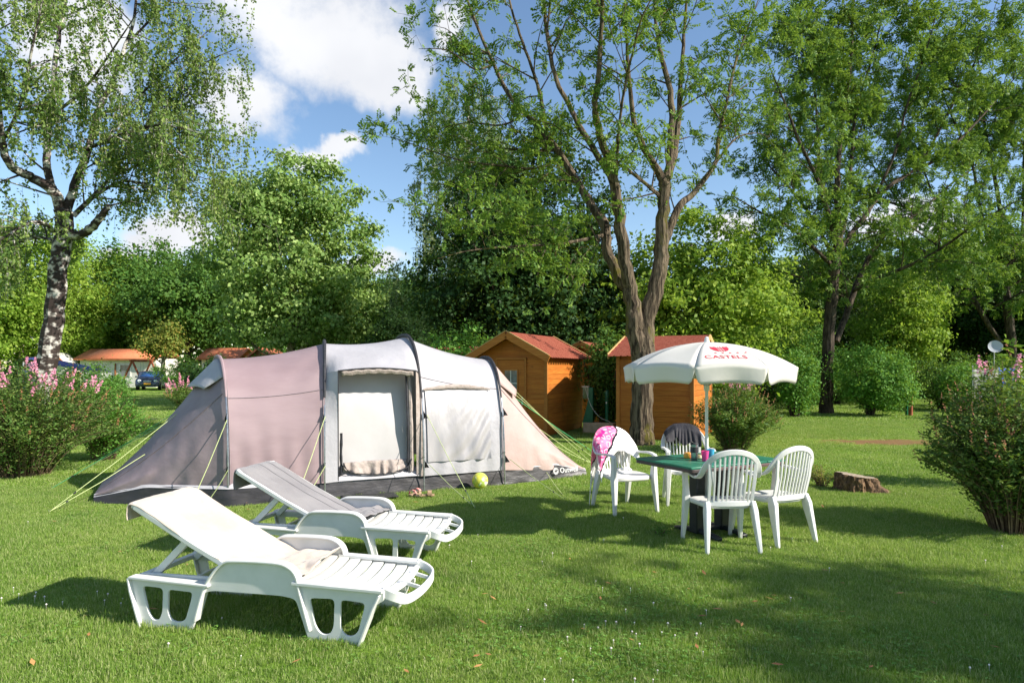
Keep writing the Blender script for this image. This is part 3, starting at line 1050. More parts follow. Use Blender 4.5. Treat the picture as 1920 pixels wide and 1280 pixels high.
# maple in the middle distance
maple = broad_tree('maple_tree', 'round topped green maple rising behind the tent', (at(545, 692, 30).x, 30, 0), 11.2, .2,
                   [(0, 0, 6.4, 3.9, 3.6, 3.4), (.3, 0, 8.8, 2.4, 2.4, 2.2), (-.9, -.3, 8.2, 2.3, 2.3, 2.0), (0, 0, 3.9, 3.6, 3.2, 1.6), (2.2, 0, 4.6, 1.9, 1.9, 1.7)],
                   520, 120, .3, .155, M['leaf_maple'], M['bark_grey'], 5, flat=.55, nlimb=40, ratio=.85)
# dark hornbeam behind the huts
dark = broad_tree('hornbeam_tree', 'very dark dense tree right behind the wooden huts', (at(985, 692, 25).x, 25, 0), 10.4, .3,
                  [(0, 0, 6.4, 3.3, 3.0, 3.7), (-1.6, -.4, 4.2, 2.5, 2.4, 2.6), (1.7, 0, 4.2, 2.2, 2.4, 2.8), (0, -1.2, 2.9, 3.2, 1.6, 1.6)],
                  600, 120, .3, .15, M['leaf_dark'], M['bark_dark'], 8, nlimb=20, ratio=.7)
# weeping birch beyond it
D = 33.0
loc = (at(880, 692, D).x, D, 0)
rw = random.Random(4)
wl_ = [[(0, 0, -.1, .3), (.1, 0, 5, .22), (-.1, .1, 10, .14), (0, 0, 16, .03)]]
for i in range(30):
    z = 4 + 11 * i / 30
    a = i * 2.4
    L_ = 3.6 * (1 - .55 * (i / 30) ** 1.5)
    e = Vector((math.cos(a), math.sin(a), 0))
    wl_.append([(0, 0, z, .06)] + [tuple(Vector((0, 0, z + .7 * s - .35 * s * s * s)) + e * L_ * s) + (.05 * (1 - s * .85),) for s in (.35, .7, 1.0)])
weeping = limb_tree('weeping_birch_tree', 'grey green weeping tree standing tall behind the dark hornbeam', loc, wl_, 260, 'hang', M['leaf_willow'], M['bark_birch'],
                    37, sub_len=(.6, 1.3), twigs=7, zmin=3.5, tw_len=1.5, n_leaf=24, leaflet=(.15, .06), up=.05)
# light green tree behind the second hut
light = broad_tree('hazel_tree', 'bright yellow green leafy tree behind the right hand hut', (at(1300, 692, 24).x, 24, 0), 7.6, .17,
                   [(0, 0, 4.6, 2.6, 2.4, 2.3), (-1.4, -.3, 3.4, 2.0, 1.8, 1.9), (1.6, -.2, 3.6, 1.8, 1.8, 1.7), (0, -.9, 2.0, 2.6, 1.5, 1.4)],
                   380, 85, .3, .17, M['leaf_light'], M['bark_grey'], 12, nlimb=36, flat=.5, ratio=.6)
oak = broad_tree('oak_tree', 'broad dark green tree beyond the parked car', (at(352, 692, 66).x, 66, 0), 13, .36,
                 [(0, 0, 8.2, 5.6, 5.2, 4.4), (-3.2, 0, 6.4, 3.7, 3.7, 3.2), (3.2, 0, 6.2, 3.5, 3.7, 3.2)],
                 420, 80, .5, .3, M['leaf_oak'], M['bark_dark'], 15, nlimb=24, ratio=.7)
gold = broad_tree('young_maple_tree', 'small golden green maple with bare trunk beside the parked car', (at(304, 692, 56).x, 56, 0), 5.3, .26,
                  [(-.2, 0, 3.7, 1.35, 1.4, 1.15), (.35, 0, 4.6, .95, 1.0, .9), (.7, 0, 3.5, .9, .9, .8), (-.9, 0, 3.1, .7, .7, .5)], 90, 60, .3, .19, M['leaf_gold'], M['bark_grey'], 18, nlimb=14, ratio=.8)
lime = broad_tree('lime_tree', 'sunlit yellow green tree behind the birch trunk', (at(40, 692, 64).x, 64, 0), 17.0, .3,
                  [(0, 0, 10.2, 5.6, 5.2, 6.2), (3, 0, 7.0, 4.4, 4.4, 4.6), (-3, 0, 6.4, 4.4, 4.4, 4.4)],
                  400, 80, .55, .3, M['leaf_light'], M['bark_grey'], 21, nlimb=30, ratio=.7)
G = 'trees along the far edge of the site'
def cp(src, px_, d, s, rz, label, sz=1.0):
    return copy_thing(src, (at(px_, 692, d).x, d, 0), rz, label, G, (s, s, s * sz))
cp(lime, 160, 72, .95, 1.2, 'sunlit light green tree between the birch and the orange roofed chalet')
cp(lime, -70, 60, 1.0, 2.6, 'tall light green tree behind the blue awning')
cp(light, 225, 75, 1.55, .8, 'pale green tree far behind the orange roofed chalet', 1.15)
cp(oak, 285, 76, 1.23, 2.0, 'tall dark tree crown rising behind the broad green tree')
cp(oak, 440, 74, 1.07, 4.0, 'dark green tree between the maple and the broad tree by the car')
cp(oak, 700, 48, 0.66, 1.0, 'dark wood edge tree right of the round topped maple')
cp(oak, 790, 52, 0.7, 3.0, 'dark wood edge tree left of the grey green weeping tree')
cp(dark, 745, 44, .72, 2.2, 'low dark tree behind the ridge of the tent')
cp(oak, 620, 60, 0.82, 5.0, 'dark tree half hidden behind the round topped maple')
cp(dark, 1100, 40, .9, 4.0, 'dark tree behind the gap between the two huts')
cp(light, 1420, 34, .95, 2.0, 'light green tree behind the white parasol')
cp(oak, 1460, 48, 0.78, .5, 'mid green tree behind the spreading ash on its left')
cp(dark, 1540, 40, .85, 1.5, 'dark tree behind the trunk of the spreading ash')
cp(oak, 1640, 44, 0.78, 2.8, 'mid green tree behind the round clipped bush')
cp(light, 1690, 33, .85, 4.4, 'yellow green small tree above the round clipped bush', 1.1)
cp(dark, 1760, 42, .95, 3.3, 'dark tree behind the satellite dish on its left')
cp(oak, 1850, 50, 0.94, 5.2, 'tall mid green tree behind the satellite dish')
cp(ash, 1900, 33, 1.05, 2.5, 'bare trunked tall ash beside the satellite dish')
cp(dark, 1930, 38, .9, 5.0, 'dark tree beyond the blue tarpaulin')
cp(maple, 985, 62, 1.15, 3.0, 'green tree top far behind the hornbeam')
# neighbours standing to the right, outside the view, whose shade falls on the lawn
copy_thing(ash, (12.4, 1.2, 0), -1.2, 'feathery tree casting dappled shade on the near lawn', G, (.52, .46, .5))

copy_thing(light, (22, 8.0, 0), 1.7, 'leafy tree shading the far right of the lawn', G, (1.2, 1.2, 1.25))
copy_thing(oak, (30, 15.5, 0), .7, 'broad tree shading the lawn before the round bush', G, (.66, .66, .7))

# the wood that closes the view
rgw = np.random.default_rng(77)
env = []
for i in range(60):
    x = -95 + 190 * i / 59
    h = 9 + 3.5 * vnoise(x * .09, 1) + 2 * rgw.random() + (4 if x > 25 else 0)
    env.append((x, 86 + rgw.uniform(-5, 5), h * .5, 3.6, 3.4, h * .55))
P_, N_, K_ = crown_points(env, 2600, 26, .75, rgw, .7, .5)
stuff(link('distant_wood', crown_mesh('distant_wood', M['leaf_oak'], P_, N_, .55, .42, rgw)))

# ------------------------------------------------------------------ bushes
B = 'clipped bushes at the edge of the lawn'
def bush(label, px_, py_base, d, H, rx, seed, mat='leaf_bush', leaf=.09, ncl=150, per=70, group=B):
    return broad_tree('bush', label, (at(px_, 692, d).x, d, 0), H, .07,
                      [(0, 0, H * .56, rx, rx * .9, H * .45), (rx * .2, -rx * .2, H * .38, rx * .8, rx * .8, H * .34)],
                      ncl, per, .17, leaf, M[mat], M['bark_dark'], seed, trunk_to=.5, nlimb=14, group=group, cat='bush', ratio=.5, inner=.5, multi=4)
b1 = bush('large round green bush right of the ash trunk', 1632, 780, 23.6, 2.5, 1.35, 41, ncl=230, per=90)
bush('green bush left of the ash trunk', 1490, 780, 23.0, 2.35, .62, 42, ncl=110)
bush('tall loose green bush behind the parasol edge', 1512, 760, 27.5, 3.4, 1.3, 43, ncl=150)
bush('dark low bush behind the round green one', 1765, 755, 27, 2.1, 1.5, 44, 'leaf_oak')
bush('dark bush behind the right of the round green one', 1845, 750, 29, 2.2, 1.6, 45, 'leaf_oak')
bush('dark bush between the trunks behind the lawn', 1570, 755, 31, 2.2, 1.8, 46, 'leaf_oak')
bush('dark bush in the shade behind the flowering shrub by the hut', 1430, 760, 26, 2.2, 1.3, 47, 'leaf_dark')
bush('leafy green bush left of the door hut', 868, 800, 17.6, 2.55, .9, 48, 'leaf_bush', .1)
bush('glossy bush growing in the gap between the huts', 1137, 815, 17.9, 2.55, .52, 49, 'leaf_oak', .1, 130, 70)
bush('green bush in front of the chalet', 205, 720, 40, 1.2, 1.2, 50, 'leaf_bush', .13, 70, 60)
bush('hedge bush right of the young golden maple', 345, 730, 52, 2.4, 2.0, 51, 'leaf_oak', .16, 90, 60)
bush('hedge bush behind the left end of the tent', 395, 730, 46, 2.6, 2.0, 52, 'leaf_dark', .16, 90, 60)
bush('low hedge bush under the orange roofs', 440, 730, 44, 2.2, 2.0, 53, 'leaf_oak', .16, 90, 60)
bush('green bush under the maple behind the tent', 560, 720, 34, 2.4, 3.0, 54, 'leaf_oak', .14, 130, 70)
bush('green bush behind the tent ridge', 700, 720, 33, 2.6, 2.6, 55, 'leaf_oak', .14, 120, 70)
bush('pale bush at the foot of the light green tree', 1400, 700, 28, 3.0, 1.6, 56, 'leaf_bush', .12, 130, 70)
bush('sunlit bush under the satellite dish', 1805, 690, 25.5, 1.8, .9, 57, 'leaf_bush', .1, 100, 60)
bush('low dark bush at the far right behind the flowering shrub', 1905, 700, 22, 1.5, 1.0, 58, 'leaf_oak', .1, 100, 60)
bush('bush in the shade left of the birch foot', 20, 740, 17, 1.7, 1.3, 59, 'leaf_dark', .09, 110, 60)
bush('green hedge bush behind the birch', 140, 730, 22, 1.7, 1.4, 60, 'leaf_oak', .09, 120, 60)

# flowering shrubs
shrub('flowering_shrub', 'pink flowered shrub at the foot of the birch', (at(45, 692, 10.3).x, 10.3, 0), 1.62, 1.4, 340, M['leaf_spirea'], 61, .055, 76, (36, 90), .17)
shrub('green_shrub', 'leafy green shrub between the pink flowered one and the tent', (at(195, 692, 12.0).x, 12.0, 0), 1.4, .72, 170, M['leaf_bush'], 62, .06, 60, (0, 26), .12)
shrub('flowering_shrub', 'tall shrub with few pink plumes right of the stump', (4.95, 6.75, 0), 1.66, .82, 300, M['leaf_spirea'], 63, .052, 88, (7, 60), .17, zlow=.22)
shrub('flowering_shrub', 'dense shrub with brown seed heads between the hut and the parasol pole', (at(1378, 692, 13.2).x, 13.2, 0), 1.35, .86, 270, M['leaf_spirea'], 64, .052, 76, (10, 90), .15)
shrub('flowering_shrub', 'pale shrub with pinkish plumes behind the left end of the tent', (at(345, 692, 27).x, 27, 0), 1.1, .8, 90, M['leaf_spirea'], 65, .07, 40, (16, 20), .3)
shrub('weed', 'small yellowish weed growing beside the stump', (at(1540, 692, 9.3).x, 9.3, 0), .33, .22, 34, M['leaf_gold'], 66, .035, 16)
shrub('leafy_shrub', 'light leaved young shrub at the far right edge', (at(1955, 692, 9.0).x, 9.2, 0), 2.2, .45, 50, M['leaf_light'], 67, .12, 26, ratio=.45, zlow=.45)
sprout = shrub('weed', 'low leafy weed in the lawn before the table', (at(1236, 692, 6.6).x, 6.55, 0), .1, .08, 16, M['leaf_bush'], 68, .03, 10)
# ------------------------------------------------------------------ the tent
M['mauve'] = pmat('mauve_tent_cloth', '#a48e92', '#998387', scale=2.2, rough=.62, bump=.2, bscale=2.6, dist=.03, stretch=(.5, .5, 1.6), trans=.12)
M['mauve_dark'] = pmat('dark_mauve_tent_cloth', '#96878b', '#8b7c80', scale=2.2, rough=.6, bump=.3, bscale=3, dist=.03, stretch=(1, 1, 1.5), trans=.1)
M['grey_cloth'] = pmat('pale_grey_tent_cloth', '#b8b6bb', '#afadb2', scale=2, rough=.58, bump=.45, bscale=5, dist=.03, trans=.14)
M['window_cloth'] = pmat('shiny_window_cloth', '#adaaac', '#a3a0a2', scale=3, rough=.42, bump=.25, bscale=3, dist=.04, stretch=(1.4, 1.4, .6), trans=.1)
M['door_cloth'] = pmat('door_cloth', '#bfbcbc', '#b6b3b2', scale=1.4, rough=.7, bump=.15, bscale=5, dist=.02, trans=.1)
M['pink_cloth'] = pmat('rosy_tent_cloth', '#c0a8a2', '#b89e98', scale=2, rough=.6, bump=.4, bscale=5, dist=.03, trans=.14)
M['skirt'] = pmat('black_groundsheet', '#3a3739', '#2c2a2c', scale=4, rough=.4, bump=.35, bscale=5, dist=.02, stretch=(1, 1, 3))
M['black_cloth'] = pmat('black_webbing', '#232327', '#34343a', scale=20, rough=.6)
M['stripe'] = pmat('pale_stripe', '#bdbabd', '#b2afb2', scale=4, rough=.6, bump=.4, bscale=7, dist=.02)
M['roll'] = pmat('rolled_taupe_cloth', '#a89c95', '#94877f', scale=12, rough=.7, bump=.5, bscale=30, dist=.02)
M['pole'] = pmat('steel_pole', '#b9bcc0', '#9a9da2', scale=20, rough=.3, metal=.8)
M['rope'] = pmat('yellow_green_rope', '#c6d096', '#b4c27c', scale=60, rough=.7)
M['rope_green'] = pmat('green_rope', '#5fc47e', '#46ab68', scale=60, rough=.7)
M['white_print'] = pmat('white_print', '#e8e8e8', '#dcdcdc', scale=20, rough=.6)
M['red'] = pmat('red_webbing', '#b3323a', '#962730', scale=20, rough=.6)

tent = thing('tunnel_tent', 'large mauve and pale grey tunnel tent with a wide door', 'tent', (-2, 9.4, 0))
FT = [gp(427.5, 947), gp(609, 936), gp(794, 920.6), gp(945, 908)]
TP = [at(408, 673, 9.1), at(608, 644, 9.55), at(755, 633, 10.05), at(908, 674, 10.5)]
EX = .76
ZB = .2                                     # top of the groundsheet edge

def prof(i, t):
    """point on hoop i, t = 0 front foot .. 1 back foot"""
    f = math.pi * t
    c, s_ = math.cos(f), math.sin(f)
    S = math.copysign(abs(c) ** EX, c)
    top = TP[i]
    xy = Vector((top.x, top.y, 0))
    q = xy + (FT[i] - xy) * S
    q.z = top.z * max(s_, 0) ** EX
    return q

def t_at(i, z):
    return math.asin(min(1, (z / TP[i].z) ** (1 / EX))) / math.pi

def S_at(i, z):
    return math.cos(math.pi * t_at(i, z)) ** EX

def W(i, u, S, z):
    """point between hoop i and i+1 by share u, reach S from the ridge line and height z"""
    a, b = TP[i], TP[i + 1]
    top = a.lerp(b, u); top.z = 0
    ft = FT[i].lerp(FT[i + 1], u)
    q = top + (ft - top) * S
    q.z = z
    return q

def creases(i, u, t):
    # tension folds running from the hoop tops and the pegs
    k = 0.0
    a = (1 - u) if i == 0 else u
    k += .010 * math.sin((t * 46 + a * 16)) * math.exp(-((t - .30) / .09) ** 2) * math.exp(-a * 3.2)
    k += .007 * math.sin((t * 60 - a * 14)) * math.exp(-((t - .12) / .05) ** 2) * math.exp(-(1 - a) * 3.5)
    k += .006 * math.sin(u * 30 + t * 10) * math.exp(-max(0, t - .06) * 22)
    return k

def skin(i, u, t, sag=.05):
    a = prof(i, t).lerp(prof(i + 1, t), u)
    k = 4 * u * (1 - u)
    s_ = math.sin(math.pi * t)
    top = TP[i].lerp(TP[i + 1], u)
    a.z -= sag * k * s_
    ax = Vector((top.x, top.y, a.z))
    a = a.lerp(ax, .045 * k * s_)
    a += (a - ax).normalized() * .012 * vnoise(u * 3.1 + i, t * 9, 0, 3) if (a - ax).length > .01 else Vector()
    if i != 1 and (a - ax).length > .01:
        a += (a - ax).normalized() * creases(i, u, t)
    return a

def skin_part(name, mat, i, t0f, t1f, nu=44, nv=110):
    def fn(u, v):
        t0 = t_at(i, ZB) * (1 - u) + t_at(i + 1, ZB) * u
        return skin(i, u, (t0 if t0f is None else t0f) * (1 - v) + (1 - t0 if t1f is None else t1f) * v)
    return MB().grid(fn, nu, nv).build(name, mat, tent, world=True, smooth=80)

mv = skin_part('mauve_wall', M['mauve'], 0, None, None)
mv['label'] = 'mauve cloth bay between the two left hoops'
gy = skin_part('window_bay', M['grey_cloth'], 2, None, None)
gy['label'] = 'pale grey cloth bay right of the door'

# door bay: roof that juts out to a straight head, gussets to both hoops, door cloth set back
UL, UR, ZD, SD = .13, .93, 1.58, .95
def front_edge(u):
    if u < UL:
        k = u / UL
    elif u > UR:
        k = (1 - u) / (1 - UR)
    else:
        k = 1
    zz = (ZD + .035 * math.sin(math.pi * min(max((u - UL) / (UR - UL), 0), 1)))
    i = 1
    z0 = 1.55
    S0 = S_at(1, z0) * (1 - u) + S_at(2, z0) * u
    return W(1, u, S0 + (SD - S0) * k, z0 + (zz - z0) * k)
us = [0, .04, .09, UL, .22, .32, .42, .53, .64, .74, .84, UR, .965, 1]
def roof(u_, v):
    u = us[round(u_ * (len(us) - 1))]
    t0 = t_at(1, 1.55) * (1 - u) + t_at(2, 1.55) * u
    t = t0 + (1 - t_at(1, ZB) - t0) * v
    q = skin(1, u, t)
    return q + (front_edge(u) - skin(1, u, t0)) * max(0, 1 - v / .22) ** 1.6
rf = MB().grid(roof, len(us) - 1, 44).build('door_roof', M['grey_cloth'], tent, world=True, smooth=80)
def gus(u0, u1, i_h, flip):
    def fn(a, b):
        z = ZB + (1.55 - ZB) * b
        zz = ZB + (ZD - ZB) * b
        h = prof(i_h, t_at(i_h, z))
        e = W(1, u1, .985 + (SD - .985) * b, zz)
        return h.lerp(e, a)
    return MB().grid(fn, 4, 16)
gus(0, UL, 1, 0).build('door_gusset', M['grey_cloth'], tent, world=True, smooth=80)
gus(1, UR, 2, 1).build('door_gusset', M['roll'], tent, world=True, smooth=80)
# door cloth leaning back with the hoops
def door(a, b):
    z = .3 + (1.56 - .3) * b
    u = UL + .005 + (UR - UL - .01) * a
    S = (S_at(1, z) * (1 - u) + S_at(2, z) * u) - .10 - .05 * b
    S += .012 * math.sin(a * 9 + b * 3) * (1 - b) * .4
    return W(1, u, S, z)
dr = MB().grid(door, 18, 18).build('door', M['door_cloth'], tent, world=True, smooth=80)
dr['label'] = 'pale grey door cloth set back under the roof'
def crumple(a, b):
    u = UL + .05 + (UR - UL - .1) * a
    e = math.sin(math.pi * a) ** .35
    z = .43 - .17 * b * e - .02 * (1 - e)
    S = .915 + .05 * b + .02 * math.sin(a * 34 + 2 * math.sin(a * 11)) * (.3 + b) + .014 * vnoise(a * 14, b * 3)
    return W(1, u, S, z + .012 * vnoise(a * 18, b * 4, 3))
MB().grid(crumple, 90, 8).build('gathered_flap', M['roll'], tent, world=True, smooth=80, solid=.006)
pts = [W(1, UL + .05 + (UR - UL - .1) * a, .975, .43 - .175 * math.sin(math.pi * a) ** .35) for a in [k / 24 for k in range(25)]]
MB().tube(pts, .009, 6).build('zip', M['black_cloth'], tent, world=True)
# sill between door and groundsheet edge
MB().grid(lambda a, b: W(1, a, .86 + .135 * b, .31 - .1 * b), 14, 3).build('door_sill', M['stripe'], tent, world=True, smooth=80)
# dark edging of the door head and side zips, rolled side panel
MB().tube([front_edge(u) + Vector((0, 0, 0)) for u in np.linspace(UL, 1, 24)], .011, 6).build('head_trim', M['black_cloth'], tent, world=True)
MB().tube([W(1, UL, .985 + (SD - .985) * b, ZB + (ZD - ZB) * b) + Vector((0, 0, 0)) for b in np.linspace(0, 1, 10)], .006, 5).build('zip', M['black_cloth'], tent, world=True)
MB().grid(lambda a, b: front_edge(UL + .03 + (UR - UL - .06) * a) + Vector((0, .03 * b, -.015 - .06 * b + .006 * math.sin(a * 40))) , 30, 3).build('rolled_blind', M['roll'], tent, world=True, solid=.02)
for u0, w_, mt, z1 in ((UL + .03, .02, 'black_cloth', .8), (UR - .05, .03, 'roll', 1.55), (UR - .085, .016, 'black_cloth', 1.55)):
    def pth(b, u0=u0, z1=z1):
        z = .27 + (z1 - .27) * b
        return W(1, u0 + .002 * math.sin(b * 9), min(S_at(1, z) + .0, .95) * (1 - .45 * b) + .45 * b * .94, z)
    MB().tube([pth(b) for b in np.linspace(0, 1, 22)], [w_ * (.9 + .1 * math.sin(k * .9)) for k in range(22)], 7).build('rolled_door', M[mt], tent, world=True)

# window panel and its rolled blind in the right bay
def win(a, b, off=.02):
    u = .05 + .78 * a
    z = .38 + (1.32 - .38) * b
    t = t_at(2, z) * (1 - u) + t_at(3, z) * u
    q = skin(2, u, t)
    top = TP[2].lerp(TP[3], u)
    o = (q - Vector((top.x, top.y, q.z))).normalized()
    d_ = .02 * math.sin(math.pi * a) * math.sin(math.pi * b)
    fold = .012 * math.sin((a * 1.0 - b * .75) * 26 + 2.5 * vnoise(a * 2, b * 2)) * (a * (1 - b) * 2.2) + .005 * vnoise(a * 4, b * 4, 1)
    return q + o * (off + d_ + fold)
MB().grid(win, 44, 34).build('window_panel', M['window_cloth'], tent, world=True, smooth=80)
def wroll(a, b):
    u = .03 + .84 * a
    z = 1.33 + .05 * math.sin(math.pi * a)
    t = t_at(2, z) * (1 - u) + t_at(3, z) * u
    q = skin(2, u, t)
    top = TP[2].lerp(TP[3], u)
    o = (q - Vector((top.x, top.y, q.z))).normalized()
    an = b * 2 * math.pi
    r_ = .012 + .018 * math.sin(math.pi * a) + .002 * math.sin(a * 30)
    return q + o * (.035 + r_ * .5 * math.cos(an)) + Vector((0, 0, r_ * 1.2 * math.sin(an)))
MB().grid(wroll, 50, 10).build('rolled_blind', M['roll'], tent, world=True, smooth=80)

# sloping sleeping ends
EL0, EL1 = gp(176, 942), gp(176, 942) + Vector((-.62, 1.25, 0))
ER0, ER1 = gp(1098, 889.5), gp(1098, 889.5) + Vector((-.42, 1.3, 0))
def end_fn(i, E0, E1, t, v, lift=0):
    t0 = t_at(i, ZB)
    tt = t0 + (1 - 2 * t0) * t
    a = prof(i, tt)
    e = E0.lerp(E1, min(max((tt - .12) / .76, 0), 1)); e.z = ZB * .45
    q = a.lerp(e, v)
    s_ = math.sin(math.pi * tt)
    q.z -= .10 * math.sin(math.pi * v) * s_
    out = (E0 - FT[i]).normalized()
    q += out * lift + Vector((0, 0, lift))
    q.z += .010 * vnoise(t * 6, v * 7, i) * (1 - abs(2 * v - 1))
    q.y += .02 * vnoise(t * 5, v * 9, i + 4) * math.sin(math.pi * v)
    q.y -= (.012 * math.sin(v * 26 + t * 40 + 3 * vnoise(t * 4, v * 4, 9)) + .012 * vnoise(t * 16, v * 14, 2)) * math.exp(-t * 9) * math.sin(math.pi * min(1, v * 1.05))
    return q
le = MB().grid(lambda a, b: end_fn(0, EL0, EL1, a, b), 90, 50).build('sleeping_end', M['mauve_dark'], tent, world=True, smooth=80)
le['label'] = 'dark mauve sloping sleeping end'
re = MB().grid(lambda a, b: end_fn(3, ER0, ER1, 1 - a, b), 90, 50).build('sleeping_end', M['pink_cloth'], tent, world=True, smooth=80)
re['label'] = 'rosy beige sloping sleeping end'
MB().grid(lambda a, b: end_fn(0, EL0, EL1, .3 + .4 * a, .22 * b * (.55 + .45 * math.sin(math.pi * a)), .012 + .05 * b), 16, 8).build('vent_hood', M['grey_cloth'], tent, world=True, smooth=80, solid=.006)
MB().grid(lambda a, b: end_fn(3, ER0, ER1, .75 - .5 * a, .26 * b * (.6 + .4 * math.sin(math.pi * a)), .015 + .05 * b), 16, 8).build('vent_hood', M['pink_cloth'], tent, world=True, smooth=80, solid=.006)

# sewn seams: a thin raised line where two cloths meet
def seam(pts):
    MB().tube(pts, .0045, 4).build('seam', M['seam'], tent, world=True)
M['seam'] = pmat('seam_tape', '#7d7276', '#8a7f83', scale=20, rough=.7)
for i, u in ((0, .02), (0, .985), (2, .985)):
    seam([skin(i, u, t) + Vector((.3, -.7, .2)) * .006 for t in np.linspace(t_at(i, ZB), .55, 40)])
seam([skin(0, u, t_at(0, 1.25) * (1 - u) + t_at(1, 1.35) * u) + Vector((.3, -.8, .2)) * .006 for u in np.linspace(.02, .985, 24)])
seam([skin(2, u, t_at(2, 1.5) * (1 - u) + t_at(3, 1.32) * u) + Vector((.3, -.7, .3)) * .006 for u in np.linspace(.02, .985, 24)])
seam([end_fn(0, EL0, EL1, .24, v) + Vector((-.3, -.7, .4)) * .006 for v in np.linspace(.02, .98, 26)])
seam([end_fn(3, ER0, ER1, .24, v) + Vector((.3, -.7, .4)) * .006 for v in np.linspace(.02, .98, 26)])

# groundsheet edge and the pale stripe above it, all round
def base_line():
    P = [EL0]
    for i in range(4):
        P.append(FT[i])
    return P + [ER0]
bl_ = [EL0, FT[0] + Vector((.02, -.04, 0)), FT[1] + Vector((0, .03, 0)), FT[2] + Vector((-.05, .03, 0)), FT[3] + Vector((0, .03, 0)), ER0]
def skirt(a, b):
    k = a * 5
    i = min(int(k), 4)
    q = bl_[i].lerp(bl_[i + 1], k - i)
    nn = Vector((.4, -.92, 0))
    hh = ZB * (min(1, a / .12 + .35) if a < .5 else min(1, (1 - a) / .12 + .35))
    return q + nn * (.045 * (1 - b) + .010 * vnoise(a * 40, b * 3)) + Vector((0, 0, .0 + (hh + .012) * b + .006 * math.sin(a * 60) * b))
MB().grid(skirt, 120, 5).build('groundsheet_edge', M['skirt'], tent, world=True, smooth=80)
def strp(a, b):
    k = a * 5
    i = min(int(k), 4)
    q = bl_[i].lerp(bl_[i + 1], k - i)
    hh = ZB * (min(1, a / .12 + .35) if a < .5 else min(1, (1 - a) / .12 + .35))
    nn = Vector((.4, -.92, 0))
    return q + nn * (.013 - .035 * b) + Vector((0, 0, hh - .002 + .06 * b * (1 if .2 < a < .8 else .55)))
MB().grid(strp, 120, 2).build('pale_stripe', M['stripe'], tent, world=True, smooth=80)

# hoops: steel feet below, dark sleeve above
for i in range(4):
    nn = Vector((.4, -.92, 0)).normalized()
    out = []
    for t in np.linspace(0, 1, 50):
        q = prof(i, t)
        ax = Vector((TP[i].x, TP[i].y, q.z * .6))
        out.append(q + (q - ax).normalized() * .035)
    z = [q.z for q in out]
    zs = 1.25 if i else 1.3
    low = [q for q in out[:25] if q.z < zs]
    low[0] = FT[i] + nn * .04 + Vector((0, 0, -.02))
    MB().tube(low, .0095, 8).build('pole', M['pole'], tent, world=True)
    up = [q for q in out if q.z >= zs - .06]
    dark_ = i != 0
    MB().tube(up, [.012 + .013 * math.sin(math.pi * k / (len(up) - 1)) for k in range(len(up))], 8).build('pole_sleeve', M['black_cloth'] if dark_ else M['mauve'], tent, world=True)
    for zz in (.45, .95):
        t = t_at(i, zz)
        q = prof(i, t)
        MB().tube([q, q + nn * .05], .006, 5).build('clip', M['black_cloth'], tent, world=True)
    for zz in ((.36, 1.0) if i > 1 else (.42, 1.02)):
        q = prof(i, t_at(i, zz)) + nn * .03
        sx = Vector((.07, -.02, -.03)) if i > 1 else Vector((-.03, -.03, -.02))
        MB().add([q + Vector((0, 0, .06)), q + sx + Vector((0, 0, -.01)), q + Vector((0, 0, -.05)), q + Vector((-.01, .02, 0))], [(0, 1, 2), (0, 3, 1), (1, 3, 2)]).build('rope_tab', M['black_cloth'], tent, world=True, solid=.004)
# guy ropes with pegs
def on(i, z):
    return prof(i, t_at(i, z)) + Vector((.4, -.92, 0)).normalized() * .05
ropes = [(on(0, 1.0), gp(352, 962), 0), (on(0, .42), gp(384, 950), 0), (on(1, 1.02), gp(548, 958), 0), (on(1, .42), gp(566, 945), 0),
         (on(2, 1.0) + Vector((.05, 0, 0)), gp(890, 953), 0), (on(2, .36) + Vector((.06, 0, 0)), gp(884, 947), 0),
         (on(3, .36) + Vector((.06, 0, 0)), gp(1057, 936), 0), (at(1024, 884, 9.95), gp(1061, 936), 0),
         (end_fn(0, EL0, EL1, .42, .36), gp(96, 958), 0), (end_fn(0, EL0, EL1, .3, .62), gp(93, 960), 0),
         (end_fn(0, EL0, EL1, .5, .45), gp(98, 914), 0), (end_fn(0, EL0, EL1, .62, .36), gp(96, 917), 1),
         (end_fn(0, EL0, EL1, .7, .36), gp(140, 882), 1), (end_fn(0, EL0, EL1, .75, .3), gp(170, 862), 1),
         (end_fn(3, ER0, ER1, .42, .26, .05), gp(1106, 866), 0), (end_fn(3, ER0, ER1, .5, .28, .05), gp(1116, 862), 0),
         (end_fn(3, ER0, ER1, .55, .3, .05), gp(1124, 856), 1), (end_fn(3, ER0, ER1, .35, .55), gp(1104, 868), 0), (end_fn(3, ER0, ER1, .4, .75), gp(1108, 868), 0)]
for a, b, k in ropes:
    m = a.lerp(b, .5) + Vector((0, 0, -.012))
    ro = MB().tube([a, m, b + Vector((0, 0, .01))], .0042, 5).build('guy_rope', M['rope_green'] if k else M['rope'], tent, world=True)
    d_ = (b - a); d_.z = 0; d_.normalize()
    MB().tube([b - Vector((0, 0, .06)) - d_ * .02, b + d_ * .012 + Vector((0, 0, .025))], .004, 5).build('peg', M['pole'], ro, world=True)
    s0 = a.lerp(b, .82)
    MB().tube([s0, a.lerp(b, .84)], .009, 5).build('slider', M['black_cloth'], ro, world=True)
